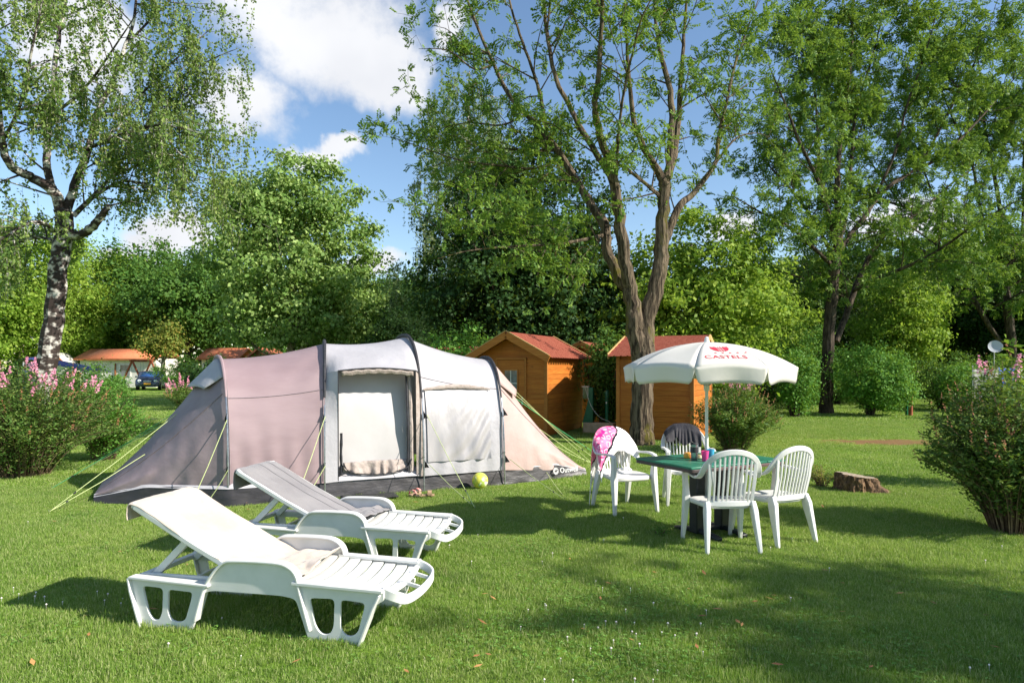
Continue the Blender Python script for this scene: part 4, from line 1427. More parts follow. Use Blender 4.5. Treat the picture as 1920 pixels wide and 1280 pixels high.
# maker's print on the groundsheet edge
lg = MB()
def on_skirt(px_, dz):
    a = bl_[4].lerp(bl_[5], px_)
    return a + Vector((.4, -.92, 0)) * .062 + Vector((0, 0, dz))
dirx = (bl_[5] - bl_[4]).normalized()
o0 = on_skirt(.55, .105)
for txt, size, dx, dz in (('Outwell', .105, .31, -.02),):
    vs, fs = text_shape(txt, size)
    lg.add([o0 + dirx * (x + dx) + Vector((0, 0, y + dz)) + Vector((.4, -.92, 0)) * (.004 - (y + dz) * .2) for x, y, _ in vs], fs)
ring = [(math.cos(a) * .05, math.sin(a) * .05) for a in np.linspace(0, 2 * math.pi, 22)[:-1]]
cut = [(.012, -.018), (-.03, -.012), (-.012, .012), (.036, .02), (.036, .006)]
me_ = curve_mesh([ring, cut], .001)
lg.add([o0 + dirx * (v.co.x + .06) + Vector((0, 0, v.co.y + .012)) + Vector((.4, -.92, 0)) * (.004 - v.co.y * .2) for v in me_.vertices], [tuple(p.vertices) for p in me_.polygons])
stuff(lg.build('logo', M['white_print'], tent, world=True, smooth=0))
# ------------------------------------------------------------------ sun loungers
def make_lounger(label, O, rz):
    """local x along the length from the head (0) to the feet, y across, z up"""
    r = thing('sun_lounger', label, 'sun lounger', O, rz, 'white plastic sun loungers')
    PL = M['plastic']
    Wd = .66
    outer = [(-.06, .30), (-.055, .27), (.03, .0), (.37, .0), (.455, .24), (.52, .255), (.98, .255), (1.07, .24), (1.155, .0), (1.46, .0), (1.565, .235),
             (1.62, .27), (1.62, .325), (1.10, .335), (1.06, .385), (1.01, .425), (.95, .435), (.64, .435), (.58, .42), (.54, .38), (.50, .30), (.46, .275)]
    outer = rounded(outer, [.02, .01, .015, .015, .03, .05, .05, .03, .015, .015, .04, .01, .01, .03, .03, .03, .03, .03, .03, .03, .03, .02], 3)
    holes = [[(.03, .245), (.165, .24), (.16, .10), (.14, .055), (.10, .05), (.07, .09)],
             [(.215, .235), (.365, .228), (.36, .19), (.325, .07), (.29, .05), (.235, .055), (.212, .10)],
             [(1.165, .245), (1.31, .25), (1.305, .10), (1.285, .055), (1.235, .05), (1.20, .09)],
             [(1.36, .248), (1.50, .24), (1.46, .08), (1.425, .052), (1.385, .055), (1.36, .09)]]
    holes = [rounded(h, .03, 3) for h in holes]
    holes = [[((x - sum(q[0] for q in h) / len(h)) * 1.16 + sum(q[0] for q in h) / len(h), (z - .15) * 1.10 + .15) for x, z in h] for h in holes]
    me = curve_mesh([outer] + holes, .012, .003)
    me.materials.append(PL)
    me.polygons.foreach_set('use_smooth', [True] * len(me.polygons)); me.set_sharp_from_angle(angle=R(40))
    for y in (.02, Wd - .02):
        sp = link('side_frame', me, r, loc=(0, y, 0), rot=(R(90), 0, 0))
        # raised rim over the arm and the outer rib of each leg
        arm = catmull([(.40, y, .06), (.46, y, .25), (.52, y, .355), (.60, y, .43), (.70, y, .445), (.93, y, .447), (1.02, y, .43), (1.075, y, .38), (1.10, y, .28), (1.165, y, .06)], 4)
        MB().sweep(arm, .062, .016, (0, 0, 1) if 0 else [((Vector((q.x - .79, 0, (q.z + .1) * 1.0))).normalized()) for q in arm]).build('armrest', PL, r, bevel=.005)
        MB().sweep([(-.065, y, .30), (-.05, y, .22), (.025, y, -.01)], .07, .014, (1, 0, .2)).build('leg_rib', PL, sp.parent, bevel=.004)
        MB().sweep([(1.60, y, .30), (1.56, y, .22), (1.468, y, -.01)], .06, .014, (1, 0, -.2)).build('leg_rib', PL, r, bevel=.004)
        MB().sweep([(-.06, y, .302), (.50, y, .285)], .07, .016).build('side_rail', PL, r, bevel=.004)
        MB().sweep([(1.05, y, .335), (1.62, y, .322)], .065, .02).build('side_rail', PL, r, bevel=.004)
    # seat and leg slats
    n = 0
    for i in range(10):
        x0 = .80 + i * .083
        cz = .342 - .006 * i
        sl = MB().grid(lambda a, b, x0=x0, cz=cz: (x0 + .074 * b + .025 * (1 - (2 * a - 1) ** 2), .03 + (Wd - .06) * a, cz - .018 * (1 - (2 * a - 1) ** 2)), 12, 1)
        sl.build('slat', PL, r, solid=.014, bevel=.003)
    for y in (.17, .33, .49):
        MB().bar((.75, y, .292), (1.64, y, .242), .02, .025).build('slat_rib', PL, r)
    # rounded lip at the foot
    lip = catmull([(1.60, .03, .315), (1.68, .035, .285), (1.735, .10, .258), (1.75, Wd / 2, .245), (1.735, Wd - .10, .258), (1.68, Wd - .035, .285), (1.60, Wd - .03, .315)], 5)
    MB().sweep(lip, .018, .058, (0, 0, 1)).build('foot_lip', PL, r, bevel=.006)
    for y in (.14, .33, .52):
        MB().bar((1.60, y, .285), (1.745, y, .25), .016, .02).build('lip_strut', PL, r)
    # backrest
    hx, hz, tx, tz = .76, .315, -.06, .735
    ax = Vector((tx - hx, 0, tz - hz)); L_ = ax.length; ax.normalize()
    nrm = Vector((-ax.z, 0, ax.x)) * -1
    if nrm.z < 0:
        nrm = -nrm
    bk = MB()
    for y in (.055, Wd - .055):
        MB().sweep([Vector((hx, y, hz)), Vector((hx, y, hz)) + ax * L_ * .5 - nrm * .008, Vector((tx, y, tz))], .05, .035, tuple(nrm)).build('back_rail', PL, r, bevel=.006)
    MB().sweep([Vector((tx, .04, tz)), Vector((tx, Wd - .04, tz))], .05, .04, tuple(nrm)).build('top_rail', PL, r, bevel=.008)
    for i in range(9):
        c = Vector((hx, 0, hz)) + ax * (.06 + i * .096)
        MB().sweep([c + Vector((0, .06, 0)), c + Vector((0, Wd / 2, 0)) - nrm * .014, c + Vector((0, Wd - .06, 0))], .082, .012, tuple(nrm)).build('back_slat', PL, r, bevel=.003)
    # prop under the backrest and the rails it locks into
    pm = Vector((hx, 0, hz)) + ax * L_ * .58 - nrm * .03
    for y in (.13, Wd - .13):
        MB().sweep([Vector((.02, y, .285)), Vector((pm.x, y, pm.z))], .03, .045, (0, 0, 1)).build('prop', PL, r, bevel=.005)
        MB().sweep([Vector((-.04, y - .04 if y < .3 else y + .04, .285)), Vector((.80, y - .04 if y < .3 else y + .04, .29))], .022, .05).build('inner_rail', PL, r, bevel=.005)
    for x, z in ((-.035, .288), (.30, .272), (.62, .28)):
        MB().bar((x, .03, z), (x, Wd - .03, z), .045 if x < 0 else .026, .03).build('cross_bar', PL, r, bevel=.004)
    MB().bar((.31, .05, .27), (.60, Wd / 2, .275), .018, .02).build('cross_bar', PL, r)
    r['back'] = [hx, hz, tx, tz]
    return r, (Vector((hx, 0, hz)), ax, nrm, L_)

O1 = Vector((-2.33, 4.25, 0)); A1 = math.atan2(-.203, .979)
O2 = Vector((-2.24, 5.66, 0)); A2 = math.atan2(-.19, .98)
lo1, bk1 = make_lounger('white plastic sun lounger under the cream towel', O1, A1)
lo2, bk2 = make_lounger('white plastic sun lounger under the grey towel', O2, A2)

def towel(name, label, mat, O, rz, bk, y0, y1, tail, hang, seed, bunch=1.0):
    h, ax, nrm, L_ = bk
    path = []                        # (point at y=0, normal): behind the top, over it, down the back, onto the seat
    top = h + ax * L_
    path.append((top + Vector((-.055, 0, -hang)), Vector((-1, 0, 0))))
    path.append((top + Vector((-.058, 0, -hang * .4)), Vector((-1, 0, .1))))
    path.append((top + Vector((-.04, 0, .02)), Vector((-.6, 0, .7))))
    for f in (.97, .85, .7, .55, .4, .25, .12, .03):
        path.append((h + ax * L_ * f + nrm * (.030 - .014 * math.sin(math.pi * f)), nrm))
    path.append((h + Vector((.05, 0, .052)), Vector((-.2, 0, 1))))
    for k in range(1, 6):
        path.append((h + Vector((.05 + tail * k / 5, 0, .05)), Vector((0, 0, 1))))
    Pc = catmull([p_[0] for p_ in path], 5)
    Nc = catmull([p_[1] for p_ in path], 5)
    m = len(Pc)
    nv, nu = m - 1, 30
    def fn(a, b):
        j = round(b * nv)
        f = j / nv
        y = y0 + (y1 - y0) * a
        q = Pc[j].copy()
        n_ = Nc[j].normalized()
        late = max(0, (f - .66) / .34)
        y = y + late * .03 * math.sin(a * 5 + seed) + .008 * vnoise(f * 8, a, seed)
        w_ = .006 * vnoise(a * 4, f * 9, seed) + .004 * vnoise(a * 14, f * 25, seed)
        fold = late * bunch * (.020 + .022 * math.sin((a * 2.2 + f * 17) + seed + 2.2 * vnoise(a * 3, f * 6, seed)) + .02 * vnoise(a * 7, f * 20, seed))
        edge = -.02 * (max(0, abs(2 * a - 1) - .9) * 10) ** 2 * (1 - late)
        q += n_ * (w_ + max(fold, -.012 * late) + edge * .6)
        q.y = y
        q.x += .012 * vnoise(a * 6, 3, seed) * late - .03 * (1 - f) ** 3 * a
        return q
    o = MB().grid(fn, nu, nv).build(name, mat, smooth=80, solid=.008)
    o.location = O
    o.rotation_euler = (0, 0, rz)
    s_ = o.modifiers.new('sub', 'SUBSURF'); s_.levels = 1; s_.render_levels = 1
    return tag(o, label, 'towel', 'towels on the loungers')

def terry(name, c1, c2, stripe=None):
    t = NT(name)
    v = t.coord('Object')
    n1 = t.noise(v, 3, 4, .6)
    f = t.noise(v, 260, 2, .6)
    col = t.mix(t.ramp(n1, .35, .65), C(c1), C(c2))
    if stripe:
        sp = t.new('ShaderNodeSeparateXYZ'); t.l.new(v, sp.inputs[0])
        for y in stripe[1]:
            d_ = t.math('ABSOLUTE', t.math('SUBTRACT', sp.outputs['Y'], y))
            k = t.math('LESS_THAN', t.math('ADD', d_, t.math('MULTIPLY', n1, .004)), .009)
            col = t.mix(k, col, C(stripe[0]))
    p_ = t.pbsdf(col, .95, 0, t.bump(f, .6, .004), .1)
    p_.inputs['Sheen Weight'].default_value = .3
    return t.done(p_.outputs[0])
towel('towel', 'cream bath towel draped over the lounger backrest', terry('cream_terry', '#c8bbae', '#bcad9e'), O1, A1, bk1, .03, .64, .27, .09, 1)
towel('towel', 'grey bath towel draped over the lounger backrest', terry('grey_terry', '#8b8788', '#7d797b', ('#4c494d', [.36, .50])), O2, A2, bk2, .05, .63, .24, .15, 4, .9)

# ------------------------------------------------------------------ table
TC, TA = Vector((1.925, 6.65, 0)), math.atan2(.466, .885)
def green():
    t = NT('green_resin')
    v = t.coord('Object')
    n1 = t.noise(v, 5, 5, .6)
    col = t.mix(t.ramp(n1, .35, .7), C('#1e6a52'), C('#2f7c63'))
    col = t.mix(t.math('MULTIPLY', t.ramp(t.noise(v, 2.1, 4, .7), .55, .75), .35), col, C('#8fa294'))
    return t.done(t.pbsdf(col, .38, 0, t.bump(t.noise(v, 40, 4), .15, .004), .5).outputs[0])
M['green'] = green()
M['edge'] = pmat('dark_table_edge', '#463c3c', '#5b4745', scale=6, rough=.55)
M['dark_leg'] = pmat('dark_pedestal', '#20262a', '#171c1f', scale=8, rough=.45)
table = thing('garden_table', 'green rectangular garden table on a dark pedestal', 'table', TC, TA)
MB().prism(rounded([(-.6, -.4), (.6, -.4), (.6, .4), (-.6, .4)], .05, 4), .03, Matrix.Translation((0, 0, .682))).build('table_edge', M['edge'], table, bevel=.004)
# top of boards meeting in a fan
for i, (x0, x1) in enumerate(((-.592, -.36), (-.354, -.122), (-.116, .116), (.122, .354), (.36, .592))):
    for y0, y1 in ((-.392, -.003), (.003, .392)):
        MB().box(((x0 + x1) / 2, (y0 + y1) / 2, .722), (x1 - x0, y1 - y0, .02)).build('board', M['green'], table, bevel=.004)
for s_ in (-1, 1):
    MB().box((s_ * .16, 0, .36), (.11, .11, .66)).build('pedestal', M['dark_leg'], table, bevel=.01)
    MB().sweep([(s_ * .16, -.3, .02), (s_ * .16, -.2, .04), (s_ * .16, 0, .06), (s_ * .16, .2, .04), (s_ * .16, .3, .02)], .07, .04).build('foot', M['dark_leg'], table, bevel=.01)
MB().box((0, 0, .66), (.5, .08, .04)).build('brace', M['dark_leg'], table)
MB().box((0, 0, .055), (.4, .07, .03)).build('brace', M['dark_leg'], table)

# ------------------------------------------------------------------ chairs
PL = M['plastic']
def make_chair(label):
    r = thing('garden_chair', label, 'chair', (0, 0, 0), 0, 'white plastic garden chairs round the table')
    def seat(a, b):
        an = a * 2 * math.pi
        k = min(b / .8, 1)
        c, s_ = math.cos(an), math.sin(an)
        ex = .55
        x = math.copysign(abs(c) ** ex, c) * k
        y = math.copysign(abs(s_) ** ex, s_) * k
        hw = .235 + .025 * y
        z = .425 - .018 * (1 - k * k) + .012 * max(0, y) * -1
        if b > .8:
            z -= .045 * (b - .8) / .2
        return (x * hw, y * .225 + .005, z)
    MB().grid(seat, 40, 12).build('seat', PL, r, smooth=50, solid=.006)
    for sx in (-1, 1):
        MB().sweep([(sx * .27, .215, .64), (sx * .262, .205, .50), (sx * .258, .205, .40), (sx * .268, .23, .18), (sx * .278, .25, 0)],
                   [.05, .06, .075, .055, .038], [.045, .05, .06, .045, .032], (1, 0, 0)).build('leg', PL, r, bevel=.008)
        MB().sweep([(sx * .205, -.20, .44), (sx * .21, -.225, .36), (sx * .225, -.27, .16), (sx * .235, -.305, 0)],
                   [.06, .085, .055, .038], [.04, .05, .042, .03], (1, 0, 0)).build('leg', PL, r, bevel=.008)
    half = [(.262, .225, .638), (.272, .12, .655), (.274, 0, .650), (.270, -.10, .642), (.264, -.165, .652), (.256, -.215, .69), (.240, -.25, .745), (.206, -.28, .805), (.153, -.302, .850), (.079, -.316, .876), (0, -.32, .884)]
    full = half + [(-x, y, z) for x, y, z in half[-2::-1]]
    P = catmull(full, 3)
    up = []
    for q in P:
        w = min(max((q.z - .645) / .12, 0), 1)
        wide = Vector((q.x / .274 * (1 - w * .1), 0, w * (q.z - .56) / .3)).normalized()
        i = P.index(q)
        t_ = (P[min(i + 1, len(P) - 1)] - P[max(i - 1, 0)]).normalized()
        up.append(tuple(t_.cross(wide)))
    MB().sweep(P, .05, .022, up).build('back_frame', PL, r, bevel=.006)
    def arch_z(x):
        best = min((q for q in P if q.z > .66), key=lambda q: abs(q.x - x))
        return best.z, best.y
    MB().sweep([(-.20, -.205, .43), (-.1, -.222, .425), (0, -.228, .425), (.1, -.222, .425), (.20, -.205, .43)], .03, .05, (0, 0, 1)).build('back_rail', PL, r, bevel=.005)
    for i in range(11):
        x = -.19 + .038 * i
        xt = x * 1.08
        z, y = arch_z(xt)
        edge = i in (0, 10)
        MB().sweep([(x, -.212 - .016 * (1 - (x / .2) ** 2), .43), (x * 1.04, (-.212 + y) / 2 - .015, (.43 + z) / 2), (xt, y, z - .012)], .03 if edge else .017, .014, (0, 1, 0)).build('slat', PL, r, bevel=.003)
    return r
def place(o, x, y, face):
    o.location = (x, y, 0)
    o.rotation_euler = (0, 0, math.atan2(face[1], face[0]) - math.pi / 2)
chA = make_chair('white plastic garden chair with the pink towel over its back')
place(chA, 1.27, 7.74, (.40, -.92))
chB = copy_thing(chA, (0, 0, 0), 0, 'white plastic garden chair with the black jacket over its back')
place(chB, 2.10, 8.17, (-.06, -1))
chC = copy_thing(chA, (0, 0, 0), 0, 'bare white garden chair before the table pedestal, back turned')
place(chC, 1.90, 6.20, (-.06, 1))
chD = copy_thing(chA, (0, 0, 0), 0, 'bare white garden chair at the table corner toward the stump')
place(chD, 2.46, 6.47, (-.42, .91))

# arch of the chair back in chair space: height and depth at x
def back_top(x):
    q = min(1, abs(x) / .268)
    return .70 + .196 * (1 - q ** 2.6) ** .62, -.322 + .10 * q ** 2.6
def drape(name, label, cat, mat, chair, x0, x1, front, back, seed, fold=.02, nu=46):
    L = [(.032, -1.0), (.03, -.5), (.028, -.1), (0, .022), (-.028, -.1), (-.034, -.5), (-.045, -1.0)]
    Lc = catmull([Vector((0, a, b)) for a, b in L], 5)
    def fn(a, b):
        x = x0 + (x1 - x0) * a
        z, y = back_top(x)
        q = Lc[round(b * (len(Lc) - 1))]
        fr = front(a) if q.y >= 0 else back(a)
        dz = q.z * fr if q.z < 0 else q.z
        dep = max(0, -q.z)
        w = fold * dep * (math.sin(a * 22 + 3 * math.sin(a * 7 + seed)) + .6 * vnoise(a * 9, b * 3, seed))
        yy = y + q.y + math.copysign(1, q.y) * (abs(w) * .9 + .012 * dep)
        if q.y >= 0:
            yy += -dz * .27 + .05 * min(1, dep * 4)                     # follows the raked slats
        xx = x + .02 * dep * math.sin(a * 9 + seed)
        return Vector((xx, yy, z + .012 + dz + .006 * vnoise(a * 8, b * 8, seed)))
    o = MB().grid(fn, nu, len(Lc) - 1).build(name, mat, smooth=80, solid=.006)
    o.location = chair.location
    o.rotation_euler = chair.rotation_euler
    s_ = o.modifiers.new('sub', 'SUBSURF'); s_.levels = 1; s_.render_levels = 1
    return tag(o, label, cat)
drape('jacket', 'black jacket slung over the chair back behind the table', 'jacket', pmat('black_jacket', '#1b1a20', '#26242c', scale=9, rough=.75, bump=.5, bscale=40),
      chB, -.20, .24, lambda a: .17 + .05 * math.sin(a * 5) + .03 * math.sin(a * 17), lambda a: .24, 3, .03)

def pink_towel():
    t = NT('pink_white_towel')
    v = t.coord('Object')
    sp = t.new('ShaderNodeSeparateXYZ'); t.l.new(v, sp.inputs[0])
    n1 = t.noise(v, 7, 3, .5)
    # rows of pale rings on pink
    vo = t.new('ShaderNodeTexVoronoi', feature='DISTANCE_TO_EDGE')
    mp = t.coord('Object', (14, 14, 11)); t.l.new(mp, vo.inputs['Vector']); vo.inputs['Scale'].default_value = 1.0
    vo.inputs['Randomness'].default_value = .35
    ring = t.math('MULTIPLY', t.math('GREATER_THAN', vo.outputs[0], .16), t.math('LESS_THAN', vo.outputs[0], .26))
    pk = t.mix(t.ramp(n1, .4, .62), C('#e0588c'), C('#ee86aa'))
    pk = t.mix(t.math('MULTIPLY', ring, .8), pk, C('#f7d3df'))
    edge = t.math('ADD', t.math('ADD', sp.outputs['X'], t.math('MULTIPLY', sp.outputs['Z'], .75)), t.math('MULTIPLY', t.math('SUBTRACT', n1, .5), .12))
    # in chair space the pink half lies at positive x
    k = t.ramp(edge, .615, .62)
    col = t.mix(k, C('#f3f1f2'), pk)
    band = t.math('LESS_THAN', t.math('ABSOLUTE', t.math('SUBTRACT', edge, .605)), .012)
    col = t.mix(band, col, C('#2b2733'))
    hot = t.ramp(t.noise(v, 5, 2, .4), .56, .6)
    hot = t.math('MULTIPLY', hot, t.math('GREATER_THAN', sp.outputs['Z'], .78))
    col = t.mix(hot, col, C('#f02a86'))
    return t.done(t.pbsdf(col, .9, 0, t.bump(t.noise(v, 220, 2), .4, .003), .1).outputs[0])
drape('towel', 'pink and white printed towel hung over the chair back', 'towel', pink_towel(), chA, -.262, .275,
      lambda a: .25 + .3 * max(0, a - .5), lambda a: .36 + .34 * max(0, a - .5) / .5 + .03 * math.sin(a * 13), 6, .016)

# ------------------------------------------------------------------ things on the table
def tpos(x, y):
    return TC + Matrix.Rotation(TA, 3, 'Z') @ Vector((x, y, 0)) + Vector((0, 0, .732))
ZT = .732
def cup(label, mat, px_, d, r0, r1, h, group='plastic cups on the table'):
    x = (px_ - 960) / F * d
    prof_ = [(r0 * .96, 0), (r0, .003), (r1, h), (r1 - .003, h), (r0 - .003, .006), (.001, .006)]
    o = MB().lathe(prof_, 24).build('cup', mat, bevel=0)
    o.location = (x, d, ZT)
    return tag(o, label, 'cup', group)
cup('bright pink plastic cup on the green table', pmat('pink_plastic', '#f25fb0', '#ee55a6', scale=4, rough=.35, trans=.35), 1322, 6.45, .027, .036, .098)
cup('light blue plastic cup behind the pink cup', pmat('blue_plastic', '#5ec3e6', '#55b9dd', scale=4, rough=.35, trans=.35), 1332.5, 6.56, .027, .036, .1)
fl_ = thing('travel_mug', 'steel travel mug with a black grip band on the table', 'mug', ((1302 - 960) / F * 6.52, 6.52, ZT))
MB().lathe([(.028, 0), (.031, .004), (.033, .06), (.035, .075)], 24).build('body', pmat('brushed_steel', '#b9b7b6', '#9d9b9a', scale=9, rough=.28, metal=.9), fl_)
MB().lathe([(.0355, .074), (.0375, .076), (.039, .126), (.037, .128)], 24).build('grip', M['black_cloth'], fl_)
MB().lathe([(.036, .127), (.038, .15), (.039, .152)], 24).build('rim', M['pole'], fl_)
MB().lathe([(.040, .151), (.040, .158), (.030, .168), (.012, .17)], 24).build('lid', M['black_cloth'], fl_)
o = MB().lathe([(.02, 0), (.045, .006), (.05, .03), (.04, .055), (.01, .06)], 16).build('fruit_bag', pmat('orange_yellow_wrap', '#e0b13a', '#d3543a', scale=18, rough=.5, bump=.5, bscale=40))
o.location = ((1291 - 960) / F * 6.66, 6.66, ZT); tag(o, 'small yellow and red snack bag behind the travel mug', 'bag')
o = MB().lathe([(.03, 0), (.04, .004), (.035, .03), (.01, .042)], 14).build('lemon_wedge', pmat('pale_yellow', '#e6d88a', '#f0ead0', scale=14, rough=.5))
o.location = ((1312 - 960) / F * 6.68, 6.68, ZT); tag(o, 'pale yellow wrapped lump between mug and pink cup', 'food')

# ------------------------------------------------------------------ parasol
UC = Vector((1.896, 6.65, 0))
par = thing('parasol', 'white parasol with red print standing through the green table', 'umbrella', UC)
RC, ZR, ZA = .825, 1.615, 1.865
def cloth():
    t = NT('parasol_cloth')
    v = t.coord('Object')
    n1 = t.noise(v, 3, 3)
    col = t.mix(n1, C('#ebe8e2'), C('#e2dfd7'))
    p_ = t.pbsdf(col, .75, 0, t.bump(t.noise(v, 8, 3), .12, .02), .25)
    tr = t.new('ShaderNodeBsdfTranslucent'); t.set(tr.inputs['Color'], col)
    mx = t.new('ShaderNodeMixShader'); mx.inputs[0].default_value = .3
    t.l.new(p_.outputs[0], mx.inputs[1]); t.l.new(tr.outputs[0], mx.inputs[2])
    return t.done(mx.outputs[0])
M['cloth'] = cloth()
a0 = R(-106) - R(7)
def can(az, s):
    """canopy surface at azimuth az (radians from the first rib) and share s of the radius"""
    k = (az / R(45)) % 1
    flat = math.cos(R(22.5)) / math.cos(R(45) * (k - .5))
    rr_ = RC * s * (1 - (1 - flat) * 1.0)
    dip = .055 * math.sin(math.pi * k) ** 1.0 * s ** 1.3 * (1 - .0 * s)
    z = ZA - (ZA - ZR) * (.2 * s + .8 * s ** 2.4) + (-.018 * math.sin(math.pi * k) * s * (1 - s) * 2 + .03 * math.sin(math.pi * k) * s ** 6)
    return Vector((rr_ * math.cos(a0 + az), rr_ * math.sin(a0 + az), z))
for k in range(8):
    pn = MB().grid(lambda a, b, k=k: can(R(45) * (k + .0005 + a * .999), .02 + .98 * b), 10, 14).build('canopy_panel', M['cloth'], par, smooth=80, solid=.002)
    def val(a, b, k=k):
        q = can(R(45) * (k + .0005 + a * .999), 1)
        e = max(0, abs(2 * a - 1) - .82) / .18
        drop = .155 * (1 - .75 * e ** 2.5) * (1 + .06 * math.sin(a * 3 + k))
        q2 = Vector((q.x, q.y, 0)).normalized()
        return q + Vector((0, 0, -drop * b)) + q2 * (.012 * b * math.sin(a * 8 + k) - .015 * b)
    MB().grid(val, 24, 5).build('valance', M['cloth'], pn, smooth=80, solid=.002)
    rib = [can(R(45) * k, s) - Vector((0, 0, .014)) for s in np.linspace(.03, .995, 9)]
    rb = MB().tube(rib, .004, 5).build('rib', M['pole'], par)
    MB().tube([Vector((0, 0, 1.42)), can(R(45) * k, .5) - Vector((0, 0, .016))], .0035, 5).build('strut', M['pole'], rb)
MB().tube([(0, 0, .02), (0, 0, 1.86)], .016, 12).build('pole', M['plastic'], par)
MB().tube([(0, 0, .73), (0, 0, .95)], .0185, 12).build('pole_joint', M['plastic'], par)
MB().lathe([(.026, 1.39), (.028, 1.40), (.028, 1.44), (.02, 1.45)], 12).build('runner', M['plastic'], par)
MB().lathe([(.03, 1.855), (.027, 1.872), (.02, 1.89), (.019, 1.905), (.012, 1.915), (.002, 1.918)], 12).build('finial', M['plastic'], par)
M['red_print'] = pmat('red_print', '#d2304a', '#c8283f', scale=9, rough=.7)
def on_canopy(k, x, y):
    """x along the panel width, y up the panel from the rim, in metres"""
    s = 1 - y / .86
    az = R(45) * (k + .5) + x / (RC * max(s, .2))
    e = .004
    q = can(az, s)
    return q + Vector((math.cos(a0 + az) * .3, math.sin(a0 + az) * .3, .95)) * e
pr = MB()
for k in (0, 5):
    vs, fs = text_shape('CASTELS', .098)
    pr.add([on_canopy(k, x * 1.05, .13 + y * 1.05) for x, y, _ in vs], fs)
    big, fs2 = text_shape('C', .15)
    for i in range(5):
        cx = -.10 + .07 * i
        star = [(math.sin(j * math.pi / 5) * (.017 if j % 2 == 0 else .008) + cx + .03, .265 + math.cos(j * math.pi / 5) * (.017 if j % 2 == 0 else .008)) for j in range(10)]
        pr.add([on_canopy(k, *p_) for p_ in star], [tuple(range(10))])
    sh = [[(-.10, .47), (-.105, .40), (-.075, .345), (-.02, .315), (-.02, .455), (-.045, .475), (-.07, .46)],
          [(-.008, .313), (.004, .31), (.004, .47), (-.008, .462)], [(.018, .31), (.034, .315), (.034, .475), (.018, .472)],
          [(.048, .32), (.09, .345), (.115, .40), (.11, .47), (.085, .46), (.06, .475), (.048, .455)]]
    for pl in sh:
        pr.add([on_canopy(k, x * .8, y - .01) for x, y in pl], [tuple(range(len(pl)))])
stuff(pr.build('print', M['red_print'], par, smooth=0))
# ------------------------------------------------------------------ wooden huts
def wood(name, c1, c2):
    t = NT(name)
    w = t.math('MULTIPLY', t.new('ShaderNodeObjectInfo').outputs['Random'], 41.0)
    v = t.coord('Object', (1.2, 14, 14))
    n1 = t.noise(v, 2.2, 5, .6, w)
    col = t.mix(t.ramp(n1, .3, .7), C(c1), C(c2))
    kn = t.new('ShaderNodeTexVoronoi', voronoi_dimensions='4D'); kn.inputs['Scale'].default_value = 1.0
    t.l.new(t.coord('Object', (2.6, 9, 9)), kn.inputs['Vector']); t.set(kn.inputs['W'], w)
    k = t.math('SUBTRACT', 1, t.ramp(kn.outputs['Distance'], .05, .14))
    col = t.mix(t.math('MULTIPLY', k, .75), col, C('#6a3a16'))
    rn = t.new('ShaderNodeObjectInfo').outputs['Random']
    col = t.mix(t.math('MULTIPLY', rn, .4), col, C('#7c4a20'))
    big = t.noise(t.coord('World', (1, 1, .35)), 2.4, 5, .65)
    col = t.mix(t.math('MULTIPLY', t.ramp(big, .54, .72), .45), col, C('#6f4726'))
    return t.done(t.pbsdf(col, .6, 0, t.bump(n1, .3, .006), .25).outputs[0])
M['hut'] = wood('stained_pine', '#b06222', '#c47a31')
M['hut_trim'] = wood('stained_pine_trim', '#ac682c', '#c07e3a')
M['raw'] = wood('pale_pine', '#c4a06a', '#d0b07a')
def shingle_mat():
    t = NT('red_shingle')
    w = t.math('MULTIPLY', t.new('ShaderNodeObjectInfo').outputs['Random'], 29.0)
    v = t.coord('Object')
    n1 = t.noise(v, 9, 4, .6, w)
    f = t.noise(v, 240, 2, .7)
    col = t.mix(t.ramp(n1, .3, .7), C('#87483a'), C('#985a48'))
    col = t.mix(t.math('MULTIPLY', f, .35), col, C('#662c27'))
    return t.done(t.pbsdf(col, .95, 0, t.bump(f, .7, .004), .1).outputs[0])
M['shingle'] = shingle_mat()
M['felt'] = pmat('red_felt', '#8e3a32', '#a24a3f', scale=12, rough=.95, bump=.4, bscale=120)
M['glass'] = pmat('dark_glass', '#3c4244', '#7d858a', scale=2.2, rough=.08, spec=.8)
M['white_paint'] = pmat('white_paint', '#e8e6e0', '#d9d6cf', scale=6, rough=.5)

def shingle_mesh(w, h):
    m = MB()
    poly = [(-w / 2, 0), (-w / 2, -h * .72), (-w * .3, -h * 1.08), (w * .3, -h * 1.08), (w / 2, -h * .72), (w / 2, 0)]
    m.prism(poly, .006, Matrix.Identity(4))
    return m.mesh('shingle', M['shingle'], 0)

